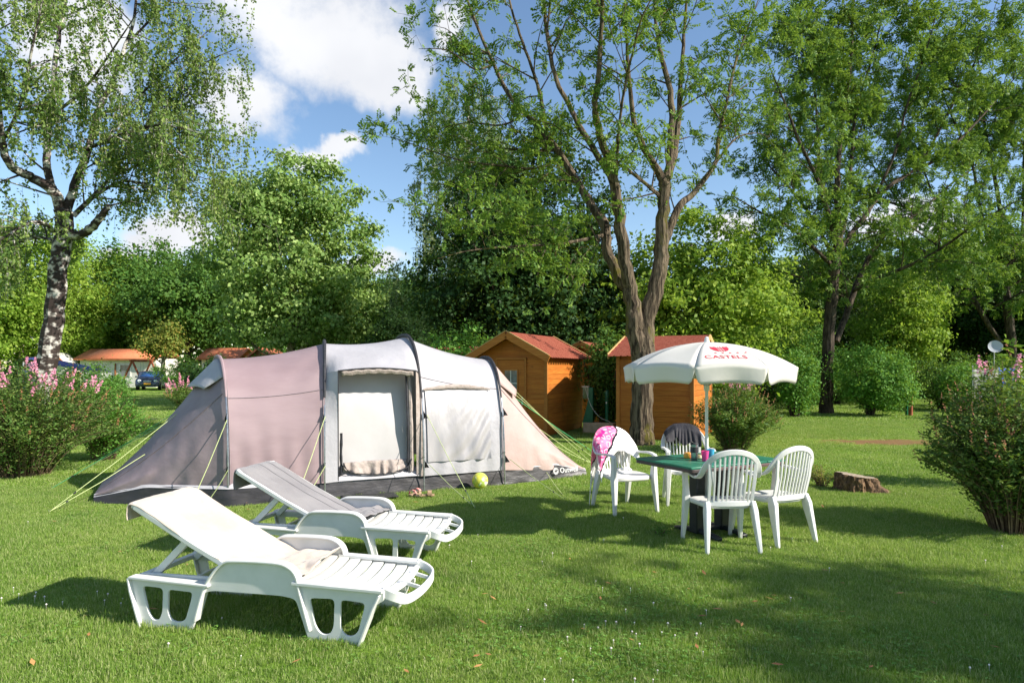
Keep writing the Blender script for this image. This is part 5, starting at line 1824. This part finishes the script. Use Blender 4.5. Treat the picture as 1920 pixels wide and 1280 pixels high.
def hut(label, corner, b, Wf, Dp, eave=1.95, ridge=2.46, door=True, planks=True, blind_back=True, long_front=False, group='small wooden huts'):
    """local x along the front, y back; origin at the front right corner, front spans x = -Wf .. 0.
    long_front: the ridge runs along the front, otherwise the gable faces front"""
    r = thing('wooden_hut', label, 'hut', corner, b, group)
    ov, ovf = .18, .28
    ph = .118
    cx = -Wf / 2
    # dark core that carries the planks
    core = MB()
    e = .03
    if long_front:
        pl = [(0 + e, 0), (Dp - e, 0), (Dp - e, eave - .03), (Dp / 2, ridge - .06), (e, eave - .03)]
        core.prism(pl, Wf - 2 * e, Matrix(((0, 0, 1, -Wf + e), (1, 0, 0, 0), (0, 1, 0, 0), (0, 0, 0, 1))))
    else:
        pl = [(-Wf + e, 0), (-e, 0), (-e, eave - .03), (cx, ridge - .06), (-Wf + e, eave - .03)]
        core.prism(pl, Dp - 2 * e, Matrix(((1, 0, 0, 0), (0, 0, 1, e), (0, 1, 0, 0), (0, 0, 0, 1))))
    wall = core.build('wall', M['hut'], r, smooth=0)
    # plank sets: front, right, left, back
    me_cache = {}
    def plank(L):
        k = round(L, 2)
        if k not in me_cache:
            me_cache[k] = MB().prism([(-k / 2, -ph / 2 + .003), (k / 2, -ph / 2 + .003), (k / 2, ph / 2 - .011), (k / 2 - .002, ph / 2 - .003), (-k / 2 + .002, ph / 2 - .003), (-k / 2, ph / 2 - .011)], .026,
                                     Matrix(((1, 0, 0, 0), (0, 0, -1, 0), (0, 1, 0, 0), (0, 0, 0, 1)))).mesh('plank', M['hut'], 0)
        return me_cache[k]
    def put(x0, x1, z, side):
        L = x1 - x0
        if L < .05:
            return
        m = (x0 + x1) / 2
        o = link('plank', plank(L), wall)
        if side == 'front':
            o.location = (m, e + .004, z)
        elif side == 'right':
            o.location = (-e - .004, m, z); o.rotation_euler = (0, 0, R(90))
        elif side == 'left':
            o.location = (-Wf + e + .004, m, z); o.rotation_euler = (0, 0, R(-90))
    def span(z, ln):
        """extent of a gable plank at height z over length ln"""
        if z < eave - .05:
            return 0
        return max(0, (z - eave + .05) / (ridge - eave) * ln / 2)
    dw = .36 if door else 0
    n = int((ridge - .1) / ph)
    for i in range(n):
        z = .06 + (i + .5) * ph
        gf, gs = (0, span(z, Dp)) if long_front else (span(z, Wf), 0)
        if not (long_front and z > eave - .08):
            if door and z < 1.82:
                put(-Wf + .07, cx - dw - .05, z, 'front'); put(cx + dw + .05, -.07, z, 'front')
            else:
                put(-Wf + .06 + gf, -.06 - gf, z, 'front')
        if long_front or z < eave - .08:
            put(.07 + gs, Dp - .07 - gs, z, 'right')
            put(.07 + gs, Dp - .07 - gs, z, 'left')
    for x, y in ((-.01, -.005), (-.01, Dp), (-Wf + .01, -.005), (-Wf + .01, Dp)):
        MB().box((x - (.03 if x > -.1 else -.03), y + (.03 if y < .1 else -.03), eave / 2 - .02), (.085, .085, eave - .02)).build('corner_post', M['hut_trim'], wall, bevel=.004)
    # roof: two slabs, shingles on them, barge boards
    roof = None
    ln, half = (Wf, Dp / 2) if long_front else (Dp, Wf / 2)
    ang = math.atan2(ridge - eave, half)
    slope = half / math.cos(ang) + ov
    for s_ in (-1, 1):
        sl = MB().box((0, 0, 0), (ln + 2 * (ovf if not long_front else .14), slope, .03))
        o = sl.build('roof', M['felt'], r, smooth=0)
        mid = slope / 2
        if long_front:
            o.rotation_euler = (ang * -s_, 0, 0) if False else (ang if s_ < 0 else -ang, 0, 0)
            y0 = Dp / 2 + s_ * math.cos(ang) * mid
            o.location = (cx, y0, ridge - math.sin(ang) * mid + .02)
        else:
            o.rotation_euler = (ang if s_ > 0 else -ang, 0, R(90))
            x0 = cx + s_ * math.cos(ang) * mid
            o.location = (x0, Dp / 2 + 0, ridge - math.sin(ang) * mid + .02)
            o.rotation_euler = (R(0), 0, 0)
            o.matrix_basis = Matrix.Translation(o.location) @ Matrix.Rotation(s_ * ang, 4, 'Y') @ Matrix.Rotation(R(90), 4, 'Z')
        # shingles on the slope that shows
        show = (long_front and s_ < 0) or (not long_front and s_ > 0)
        tot = ln + 2 * (ovf if not long_front else .14)
        sw, shh = .155, .145
        me_s = shingle_mesh(sw - .006, shh)
        rows, cols = int(slope / shh) + 1, int(tot / sw)
        if show:
            for j in range(rows):
                for i in range(cols + (j % 2)):
                    x = -tot / 2 + (i + .5 - .5 * (j % 2)) * tot / cols
                    if abs(x) > tot / 2 - sw * .3:
                        continue
                    q = link('shingle', me_s, o)
                    yy = slope / 2 - j * shh + .02
                    # the slab's local +y points to the ridge or away from it
                    sg = 1
                    if long_front:
                        sg = 1 if s_ < 0 else -1
                    else:
                        sg = -1 if s_ < 0 else 1
                    q.location = (x, sg * (slope / 2 - j * shh) * 1.0, .018 + .002 * random.random())
                    q.rotation_euler = (R(2.6) * sg, 0, 0 if sg > 0 else R(180))
        # barge boards
        for k in (-1, 1):
            g2 = (ovf if not long_front else .14)
            if long_front:
                x = cx + k * (ln / 2 + g2 + .012)
                A, B = Vector((x, Dp / 2, ridge + .0)), Vector((x, Dp / 2 + s_ * (half + ov * math.cos(ang)), eave - ov * math.sin(ang) + .0))
                up = (0, 0, 1)
                MB().sweep([A, B], .025, .13, up).build('barge_board', M['raw' if k < 0 or 1 else 'hut_trim'], r, bevel=.003)
            else:
                y = Dp / 2 + k * (ln / 2 + g2 + .012)
                A, B = Vector((cx, y, ridge - .035)), Vector((cx + s_ * (half + ov * math.cos(ang)), y, eave - ov * math.sin(ang) - .035))
                MB().sweep([A, B], .03, .17, (0, 0, 1)).build('barge_board', M['hut_trim'], r, bevel=.004)
                MB().sweep([A + Vector((0, 0, .098)), B + Vector((0, 0, .098))], .05, .02, (0, 0, 1)).build('barge_cap', M['raw'], r)
    if door:
        d = thing_part('door', r)
        MB().box((cx, .012, .94), (dw * 2, .04, 1.76)).build('door_leaf', M['hut'], d, bevel=.004)
        for x in (-dw - .025, dw + .025):
            MB().box((cx + x, .0, .95), (.05, .055, 1.86)).build('door_frame', M['hut_trim'], d, bevel=.003)
        MB().box((cx, .0, 1.855), (dw * 2 + .1, .058, .05)).build('door_frame', M['hut_trim'], d, bevel=.003)
        MB().box((cx, -.012, 1.26), (.34, .012, .62)).build('pane', M['glass'], d)
        MB().box((cx, -.02, 1.26), (.018, .012, .62)).build('glazing_bar', M['white_paint'], d)
        MB().box((cx, -.0215, 1.26), (.34, .011, .018)).build('glazing_bar', M['white_paint'], d)
        for x in (-.18, .18):
            MB().box((cx + x, -.016, 1.26), (.03, .022, .68)).build('window_frame', M['hut_trim'], d)
        for z in (.935, 1.585):
            MB().box((cx, -.0165, z), (.33, .023, .03)).build('window_frame', M['hut_trim'], d)
        MB().tube([(cx + dw - .06, -.01, .86), (cx + dw - .06, -.05, .86), (cx + dw - .15, -.05, .86)], .011, 6).build('handle', M['pole'], d)
        MB().box((cx + dw - .06, -.012, .84), (.045, .01, .2)).build('lock_plate', M['pole'], d)
    return r

def thing_part(name, parent):
    o = bpy.data.objects.new(name, None)
    o.empty_display_size = .1
    COL.objects.link(o)
    o.parent = parent
    return o

BA = -R(25)
hut('wooden hut with a glazed door beside the tent', (.84, 16.2, 0), BA, 1.9, 2.5)
hut('wooden hut with red shingle slope behind the forked locust trunk', (3.985, 14.95, 0), BA, 1.75, 2.5, ridge=2.36, door=False, long_front=True)
hut('wooden hut standing in the gap between the two nearer huts', (3.0, 20.0, 0), BA, 1.9, 2.2, door=False, eave=1.9, ridge=2.38)
hut('wooden hut whose red roof shows left of the glazed door hut', (-1.0, 20.6, 0), BA, 2.3, 2.0, ridge=2.28, eave=1.8, door=False, long_front=True)

# ------------------------------------------------------------------ power and water point between the huts
M['concrete'] = pmat('pale_concrete', '#c4b598', '#a89878', scale=5, rough=.95, bump=.6, bscale=30)
M['post_green'] = pmat('green_enamel', '#0f6b4a', '#0c5c40', scale=5, rough=.35)
q = gp(1124, 812)
blk = tag(MB().prism(rounded([(-.40, -.14), (.40, -.14), (.40, .14), (-.40, .14)], .04, 3), .27, Matrix.Translation((0, 0, 0))).build('concrete_block', M['concrete'], bevel=.02), 'pale concrete block between the two huts', 'block')
blk.location = q; blk.rotation_euler = (0, 0, BA)
bo = thing('service_post', 'round topped green service post on the concrete block', 'post', (q.x + .19, q.y + .02, .265), BA)
MB().lathe([(.045, 0), (.045, .55)], 16).build('post', M['post_green'], bo)
MB().lathe([(.052, .54), (.056, .55), (.056, .76), (.045, .80), (.02, .815), (.002, .818)], 16).build('cap', M['post_green'], bo)
MB().lathe([(.058, .585), (.058, .61)], 10).build('band', M['black_cloth'], bo)
MB().box((.0, -.047, .5), (.03, .01, .05)).build('sticker', M['white_paint'], bo)
el = thing('power_cabinet', 'green power cabinet with open glazed side between the huts', 'cabinet', (q.x - .24, q.y + .06, .265), BA)
MB().prism([(-.17, 0), (.1, 0), (.1, .88), (-.02, .88), (-.02, .62), (-.05, .45)], .12, Matrix(((1, 0, 0, 0), (0, 0, 1, -.06), (0, 1, 0, 0), (0, 0, 0, 1)))).build('housing', M['post_green'], el, bevel=.006)
MB().box((-.1, 0, .74), (.14, .09, .3)).build('meter_box', M['glass'], el, bevel=.004)
MB().box((-.1, 0, .90), (.18, .12, .02)).build('meter_roof', M['white_paint'], el)
MB().box((-.022, -.052, .74), (.012, .012, .3)).build('meter_frame', M['white_paint'], el)
ca = MB().tube(catmull([at(1096, 722, 16.75), at(1108, 760, 16.6), at(1125, 782, 16.5), at(1142, 790, 16.45), at(1148, 800, 16.4), at(1150, 815, 16.2)], 5), .008, 5).build('power_cable', pmat('grey_cable', '#b9b6b0', '#a3a09a', scale=9, rough=.5))
tag(ca, 'grey power cable hanging from the green cabinet', 'cable')

# ------------------------------------------------------------------ stump
def stump_pt(a, b):
    an = a * 2 * math.pi
    n_ = .92 + .10 * math.sin(an * 3 + 1) + .06 * math.sin(an * 7) + .05 * math.sin(an * 13 + 2) + .03 * math.sin(an * 29)
    if b < .7:
        f = b / .7
        rr_ = .33 * n_ * (1.18 - .2 * f ** .5) + .35 * max(0, math.cos(an + .35)) ** 6 * (1 - f) ** 1.5
        rr_ += .05 * vnoise(math.cos(an) * 5, math.sin(an) * 5, f * 3) + .03 * vnoise(math.cos(an) * 14, math.sin(an) * 14, f * 6)
        z = -.03 + f * (.25 - .035 * math.cos(an))
    else:
        f = (b - .7) / .3
        rr_ = .33 * n_ * .98 * (1 - f)
        z = .22 - .035 * math.cos(an) * (1 - f) + .006 * vnoise(math.cos(an) * rr_ * 20, math.sin(an) * rr_ * 20, 2)
    return Vector((rr_ * math.cos(an), rr_ * .8 * math.sin(an), z))
st = thing('tree_stump', 'low sawn tree stump in the lawn beside the chairs', 'stump', (gp(1604, 920).x, gp(1604, 920).y, 0), R(-10))
st.scale = (.74, .74, .95)
MB().grid(lambda a, b: stump_pt(a, b * .7), 130, 24).build('bark', bark_mat('stump_bark', '#4a3a2c', '#83694f', stretch=(16, 16, 4)), st, smooth=60)
MB().grid(lambda a, b: stump_pt(a, .7 + b * .2999), 130, 12).build('cut_face', pmat('sawn_wood', '#a89a86', '#857562', scale=18, rough=.9, bump=.5, bscale=50), st, smooth=60)

# ------------------------------------------------------------------ ball, sandals, mat
def ball_mat():
    t = NT('ball_print')
    v = t.coord('Object')
    n1 = t.noise(v, 9, 3, .5)
    col = t.mix(t.ramp(n1, .45, .55), C('#d6d24e'), C('#a9c25a'))
    col = t.mix(t.ramp(t.noise(t.coord('Object', (1, 1.4, .8)), 14, 2), .58, .62), col, C('#e8e6c8'))
    return t.done(t.pbsdf(col, .4).outputs[0])
ba = MB().lathe([(max(.0015, .108 * math.sin(math.pi * k / 18)), -.108 * math.cos(math.pi * k / 18)) for k in range(19)], 28).build('ball', ball_mat(), smooth=80)
pb = gp(900, 917)
ba.location = (pb.x, pb.y, .118); ba.rotation_euler = (.5, .4, 0)
tag(ba, 'yellow and green ball lying before the tent', 'ball')
M['sole'] = pmat('tan_sole', '#b59a7c', '#8d7258', scale=10, rough=.8)
M['red_strap'] = pmat('red_strap', '#c8484a', '#e0b0a4', scale=30, rough=.7)
for k, (px_, py_, rz, lb) in enumerate(((778, 931, 1.2, 'red strapped sandal lying on its side by the tent pole'), (797, 934, .2, 'tan sandal lying flat by the tent pole'))):
    s_ = thing('sandal', lb, 'sandal', gp(px_, py_) + Vector((0, 0, .03)), rz, 'sandals before the tent')
    MB().prism(rounded([(-.12, -.035), (0, -.03), (.09, -.045), (.125, 0), (.09, .042), (0, .028), (-.12, .032)], .03, 3), .022, Matrix.Identity(4)).build('sole', M['sole'], s_, bevel=.004)
    for x, w_ in ((.055, .05), (-.06, .03)):
        MB().sweep(catmull([(x, -.045, .015), (x, -.04, .05), (x, 0, .068), (x, .04, .05), (x, .042, .015)], 4), w_, .005, [(0, -1, .1)] * 4 + [(0, -.6, .8)] * 4 + [(0, 0, 1)] + [(0, .6, .8)] * 4 + [(0, 1, .1)] * 4).build('strap', M['red_strap'] if k == 0 else M['sole'], s_)
a_, b_ = gp(640, 938), gp(742, 931)
mt = MB()
dd = (b_ - a_).normalized(); nn_ = Vector((dd.y, -dd.x, 0))
mt.grid(lambda u, v: a_.lerp(b_, u) + nn_ * (.28 * v - .1) + Vector((0, 0, .035 + .006 * vnoise(u * 9, v * 4))), 20, 6)
tag(mt.build('doormat', pmat('black_mat', '#2a2a2a', '#3a3a3a', scale=40, rough=.95, bump=.8, bscale=120), solid=.012), 'black doormat before the tent door', 'mat')

# ------------------------------------------------------------------ far things on the left
M['orange_roof'] = pmat('orange_tiles', '#d9835c', '#c56f4b', scale=3, rough=.9, bump=.5, bscale=14, stretch=(6, 1, 1))
M['cream_wall'] = pmat('white_chalet_wall', '#dedbd3', '#cfcbc2', scale=2, rough=.8)
M['brown_trim'] = pmat('brown_trim', '#a5643c', '#8c5230', scale=3, rough=.7)
def chalet(label, px0, px1, d, eave_z, ridge_z, depth=4, gable=False, pale=False):
    x0, x1 = at(px0, 692, d).x, at(px1, 692, d).x
    r = thing('chalet', label, 'chalet', ((x0 + x1) / 2, d, 0), 0, 'orange roofed chalets')
    w = x1 - x0
    MB().prism([(-w / 2, 0), (w / 2, 0), (w / 2, eave_z), (0, ridge_z - .1), (-w / 2, eave_z)] if gable else [(-w / 2, 0), (w / 2, 0), (w / 2, eave_z), (-w / 2, eave_z)], depth,
               Matrix(((1, 0, 0, 0), (0, 0, 1, 0), (0, 1, 0, 0), (0, 0, 0, 1)))).build('wall', M['brown_trim'] if gable and not pale else M['cream_wall'], r, smooth=0)
    if gable:
        for s_ in (-1, 1):
            MB().sweep([(0, -.3, ridge_z), (s_ * (w / 2 + .35), -.3, eave_z - .18)], .25, .12).build('barge_board', M['brown_trim'], r)
            MB().add([(0, -.32, ridge_z + .08), (s_ * (w / 2 + .4), -.32, eave_z - .12), (s_ * (w / 2 + .4), depth, eave_z - .12), (0, depth, ridge_z + .08)], [(0, 1, 2, 3)]).build('roof', M['cream_wall' if pale else 'orange_roof'], r, solid=.06)
    else:
        for s_, y in ((1, -.45), (-1, depth + .4)):
            MB().add([(-w / 2 - .3, y, eave_z - .05), (w / 2 + .3, y, eave_z - .05), (w / 2 + .3, depth / 2, ridge_z), (-w / 2 - .3, depth / 2, ridge_z)], [(0, 1, 2, 3)]).build('roof', M['orange_roof'], r, solid=.08)
        MB().box((0, -.47, eave_z - .1), (w + .6, .04, .14)).build('fascia', M['brown_trim'], r)
        for k, xx in enumerate((-w * .28, w * .1)):
            wi = MB().box((xx, -.02, 1.5), (1.0, .06, 1.1)).build('window', M['white_paint'], r)
            MB().box((xx, -.06, 1.5), (.84, .03, .94)).build('pane', M['glass'], wi)
        MB().box((-.03 * w, -.05, 1.05), (.1, .1, 2.1)).build('porch_post', M['brown_trim'], r)
    return r
chalet('white walled chalet with a flat orange roof behind the swing', 150, 292, 60, 2.55, 3.4, 4)
chalet('long orange roof showing left of the red gable', 378, 445, 62, 2.6, 3.55, 4)
chalet('red brown gable roof behind the mauve tent wall', 452, 520, 50, 1.9, 3.1, 4, True)
chalet('pale gabled chalet behind the birch trunk', 92, 122, 62, 2.1, 3.0, 1.5, True, True)
# blue awning tent
aw = thing('awning', 'blue awning roof with white posts beyond the pink flowered shrub', 'awning', (at(120, 692, 33).x, 33, 0))
M['blue'] = pmat('blue_tarpaulin', '#353c74', '#434b88', scale=3, rough=.6, trans=.1)
MB().grid(lambda a, b: Vector((-1.5 + 3.1 * a, -.8 + 2.0 * b, 2.2 - .62 * a ** 1.3 - .12 * abs(2 * b - 1))), 12, 6).build('roof', M['blue'], aw, solid=.02)
for x, z in ((-1.4, 1.95), (-.3, 1.85), (.9, 1.6), (1.5, 1.45)):
    MB().tube([(x, -.78, 0), (x, -.78, z)], .03, 6).build('post', M['white_paint'], aw)
MB().grid(lambda a, b: Vector((-1.45 + 1.0 * a, -.7, .2 + 1.7 * b)), 4, 4).build('side_wall', pmat('grey_awning_wall', '#8f98ad', '#a8aebc', scale=2, rough=.7), aw, solid=.01)
# swing frame of logs
M['log'] = pmat('red_brown_log', '#a3583a', '#8a4629', scale=5, rough=.75)
d_ = 57
sw_ = thing('swing_frame', 'red brown timber A frame swing before the white chalet', 'swing', (at(266, 692, d_).x, d_, 0))
for y in (-1.0, 1.0):
    for s_ in (-1, 1):
        MB().tube([(s_ * 1.05 + (.25 if y > 0 else -.25), y, 0), (0 + (.25 if y > 0 else -.25), y, 2.3)], .085, 8).build('leg', M['log'], sw_)
MB().tube([(-.25, -1.3, 2.3), (.25, 1.3, 2.3)], .085, 8).build('beam', M['log'], sw_)
MB().box((0, 0, .5), (.2, .5, .04)).build('seat', M['log'], sw_)
for y in (-.22, .22):
    MB().tube([(0, y, .5), (0, y, 2.25)], .015, 5).build('chain', M['pole'], sw_)
# parked car
M['car'] = pmat('dark_blue_paint', '#2a3346', '#323c52', scale=3, rough=.22, spec=.7)
M['tyre'] = pmat('tyre', '#1a1a1a', '#242424', scale=20, rough=.9)
M['lamp'] = pmat('headlamp', '#c9d0d6', '#e3e7ea', scale=9, rough=.15, spec=.8)
M['windscreen'] = pmat('windscreen', '#24457a', '#31568c', scale=1.5, rough=.06, spec=.9)
d_ = 54
car = thing('parked_car', 'dark blue parked car with a yellow plate by the young maple', 'car', (at(284, 692, d_).x, d_, 0), R(20))
side = [(-2.05, .25), (2.05, .25), (2.1, .55), (1.95, .82), (1.05, .98), (.35, 1.42), (-.9, 1.47), (-1.7, 1.25), (-2.05, .9), (-2.12, .5)]
MB().prism(rounded(side, .12, 3), 1.66, Matrix(((0, 0, 1, -.83), (-1, 0, 0, 0), (0, 1, 0, 0), (0, 0, 0, 1)))).build('body', M['car'], car, bevel=.07)
MB().add([(-.66, -1.02, 1.03), (.66, -1.02, 1.03), (.55, -.40, 1.405), (-.55, -.40, 1.405)], [(0, 1, 2, 3)]).build('windscreen', M['windscreen'], car, solid=.02)
for s_ in (-1, 1):
    MB().add([(s_ * .84, -.85, 1.0), (s_ * .84, 1.2, 1.05), (s_ * .835, .85, 1.36), (s_ * .835, -.30, 1.36)], [(0, 1, 2, 3)]).build('side_window', M['windscreen'], car, solid=.02)
    MB().lathe([(.13, 0), (.13, .03), (.09, .06), (.01, .07)], 12, (s_ * .56, -2.0, .70), Matrix.Rotation(R(90), 3, 'X')).build('headlight', M['lamp'], car)
    MB().box((s_ * .95, -.75, 1.02), (.16, .1, .12)).build('mirror', M['car'], car, bevel=.02)
    for y in (-1.3, 1.3):
        wh = MB().lathe([(.30, -.1), (.32, -.08), (.32, .08), (.30, .1)], 20, (s_ * .76, y, .31), Matrix.Rotation(R(90), 3, 'Y')).build('wheel', M['tyre'], car)
        MB().lathe([(.19, -.105), (.19, .105)], 14, (s_ * .765, y, .31), Matrix.Rotation(R(90), 3, 'Y')).build('rim', M['pole'], wh)
MB().box((0, -2.08, .48), (.5, .06, .13)).build('number_plate', pmat('yellow_plate', '#e0a520', '#d89a18', scale=9, rough=.5), car)
MB().box((0, -2.04, .68), (.55, .06, .1)).build('grille', M['pole'], car, bevel=.01)
# blue camping chair beside it
d_ = 46
cc_ = thing('camping_chair', 'small dark blue camping chair on the grass left of the car', 'chair', (at(226, 692, d_).x, d_, 0), .4)
MB().grid(lambda a, b: Vector((-.32 + .64 * a, .22 - .05 * b, .45 + .45 * b)), 6, 4).build('backrest', M['blue'], cc_, solid=.02)
MB().grid(lambda a, b: Vector((-.32 + .64 * a, -.28 + .5 * b, .46 - .04 * math.sin(math.pi * b))), 6, 4).build('seat', M['blue'], cc_, solid=.02)
for x in (-.32, .32):
    for y0, y1 in ((-.28, .25), (.25, -.28)):
        MB().tube([(x, y0, 0), (x, y1, .5)], .014, 5).build('leg', M['pole'], cc_)

# ------------------------------------------------------------------ far things on the right
d_ = 24
sd_ = thing('satellite_dish', 'white satellite dish on a short mast above the bushes', 'satellite dish', (at(1866, 692, d_).x, d_, 0))
zc = CAMZ + (692 - 650) / F * d_
Mx = Matrix.Rotation(R(72), 3, 'X')
Mx = Matrix.Rotation(R(-24), 3, 'Z') @ Mx
MB().lathe([(.002, .0), (.1, .006), (.2, .026), (.225, .034), (.222, .04), (.2, .032), (.1, .012), (.002, .006)], 28, (0, 0, zc), Mx).build('dish', pmat('grey_white_dish', '#c9ccd4', '#bdc0c9', scale=3, rough=.45), sd_)
MB().tube([(0, .06, 0), (0, .06, zc)], .022, 8).build('mast', M['pole'], sd_)
MB().tube([Vector((0, 0, zc - .2)), Vector((.02, -.28, zc - .12))], .008, 5).build('arm', M['pole'], sd_)
MB().box((.02, -.29, zc - .1), (.05, .06, .05)).build('receiver', M['pole'], sd_, bevel=.006)
d_ = 21.5
wb = thing('windbreak', 'grey and blue cloth windbreak behind the tall flowering shrub', 'windbreak', (at(1880, 692, d_).x, d_, 0))
for x0, x1, z0, mt_ in ((-.95, -.15, 1.62, pmat('grey_windbreak', '#8d9088', '#7d8078', scale=4, rough=.8)), (-.13, .48, 1.68, pmat('bright_blue_cloth', '#2d54b4', '#2748a0', scale=4, rough=.7)), (.5, 1.3, 1.62, pmat('green_grey_windbreak', '#a6afa6', '#98a198', scale=4, rough=.8))):
    MB().grid(lambda a, b: Vector((x0 + (x1 - x0) * a, .03 * math.sin(a * 6), .05 + (z0 - .05 - .06 * math.sin(math.pi * a)) * b)), 8, 4).build('panel', mt_, wb, solid=.01)
for x in (-.95, -.14, .49, 1.3):
    MB().tube([(x, 0, -.05), (x, 0, 1.72)], .015, 6).build('pole', M['pole'], wb)
po = gp(1707, 779)
tag(MB().tube([po + Vector((0, 0, -.1)), po + Vector((.01, 0, .72))], .07, 10).build('wooden_post', M['log'], bevel=.01), 'short reddish wooden post right of the round bush', 'post')
po = gp(1700, 778)
tag(MB().tube([po + Vector((-.0, 0, -.1)), po + Vector((0, 0, .5))], .045, 10).build('green_post', M['post_green'], bevel=.01), 'short dark green post beside the wooden post', 'post')
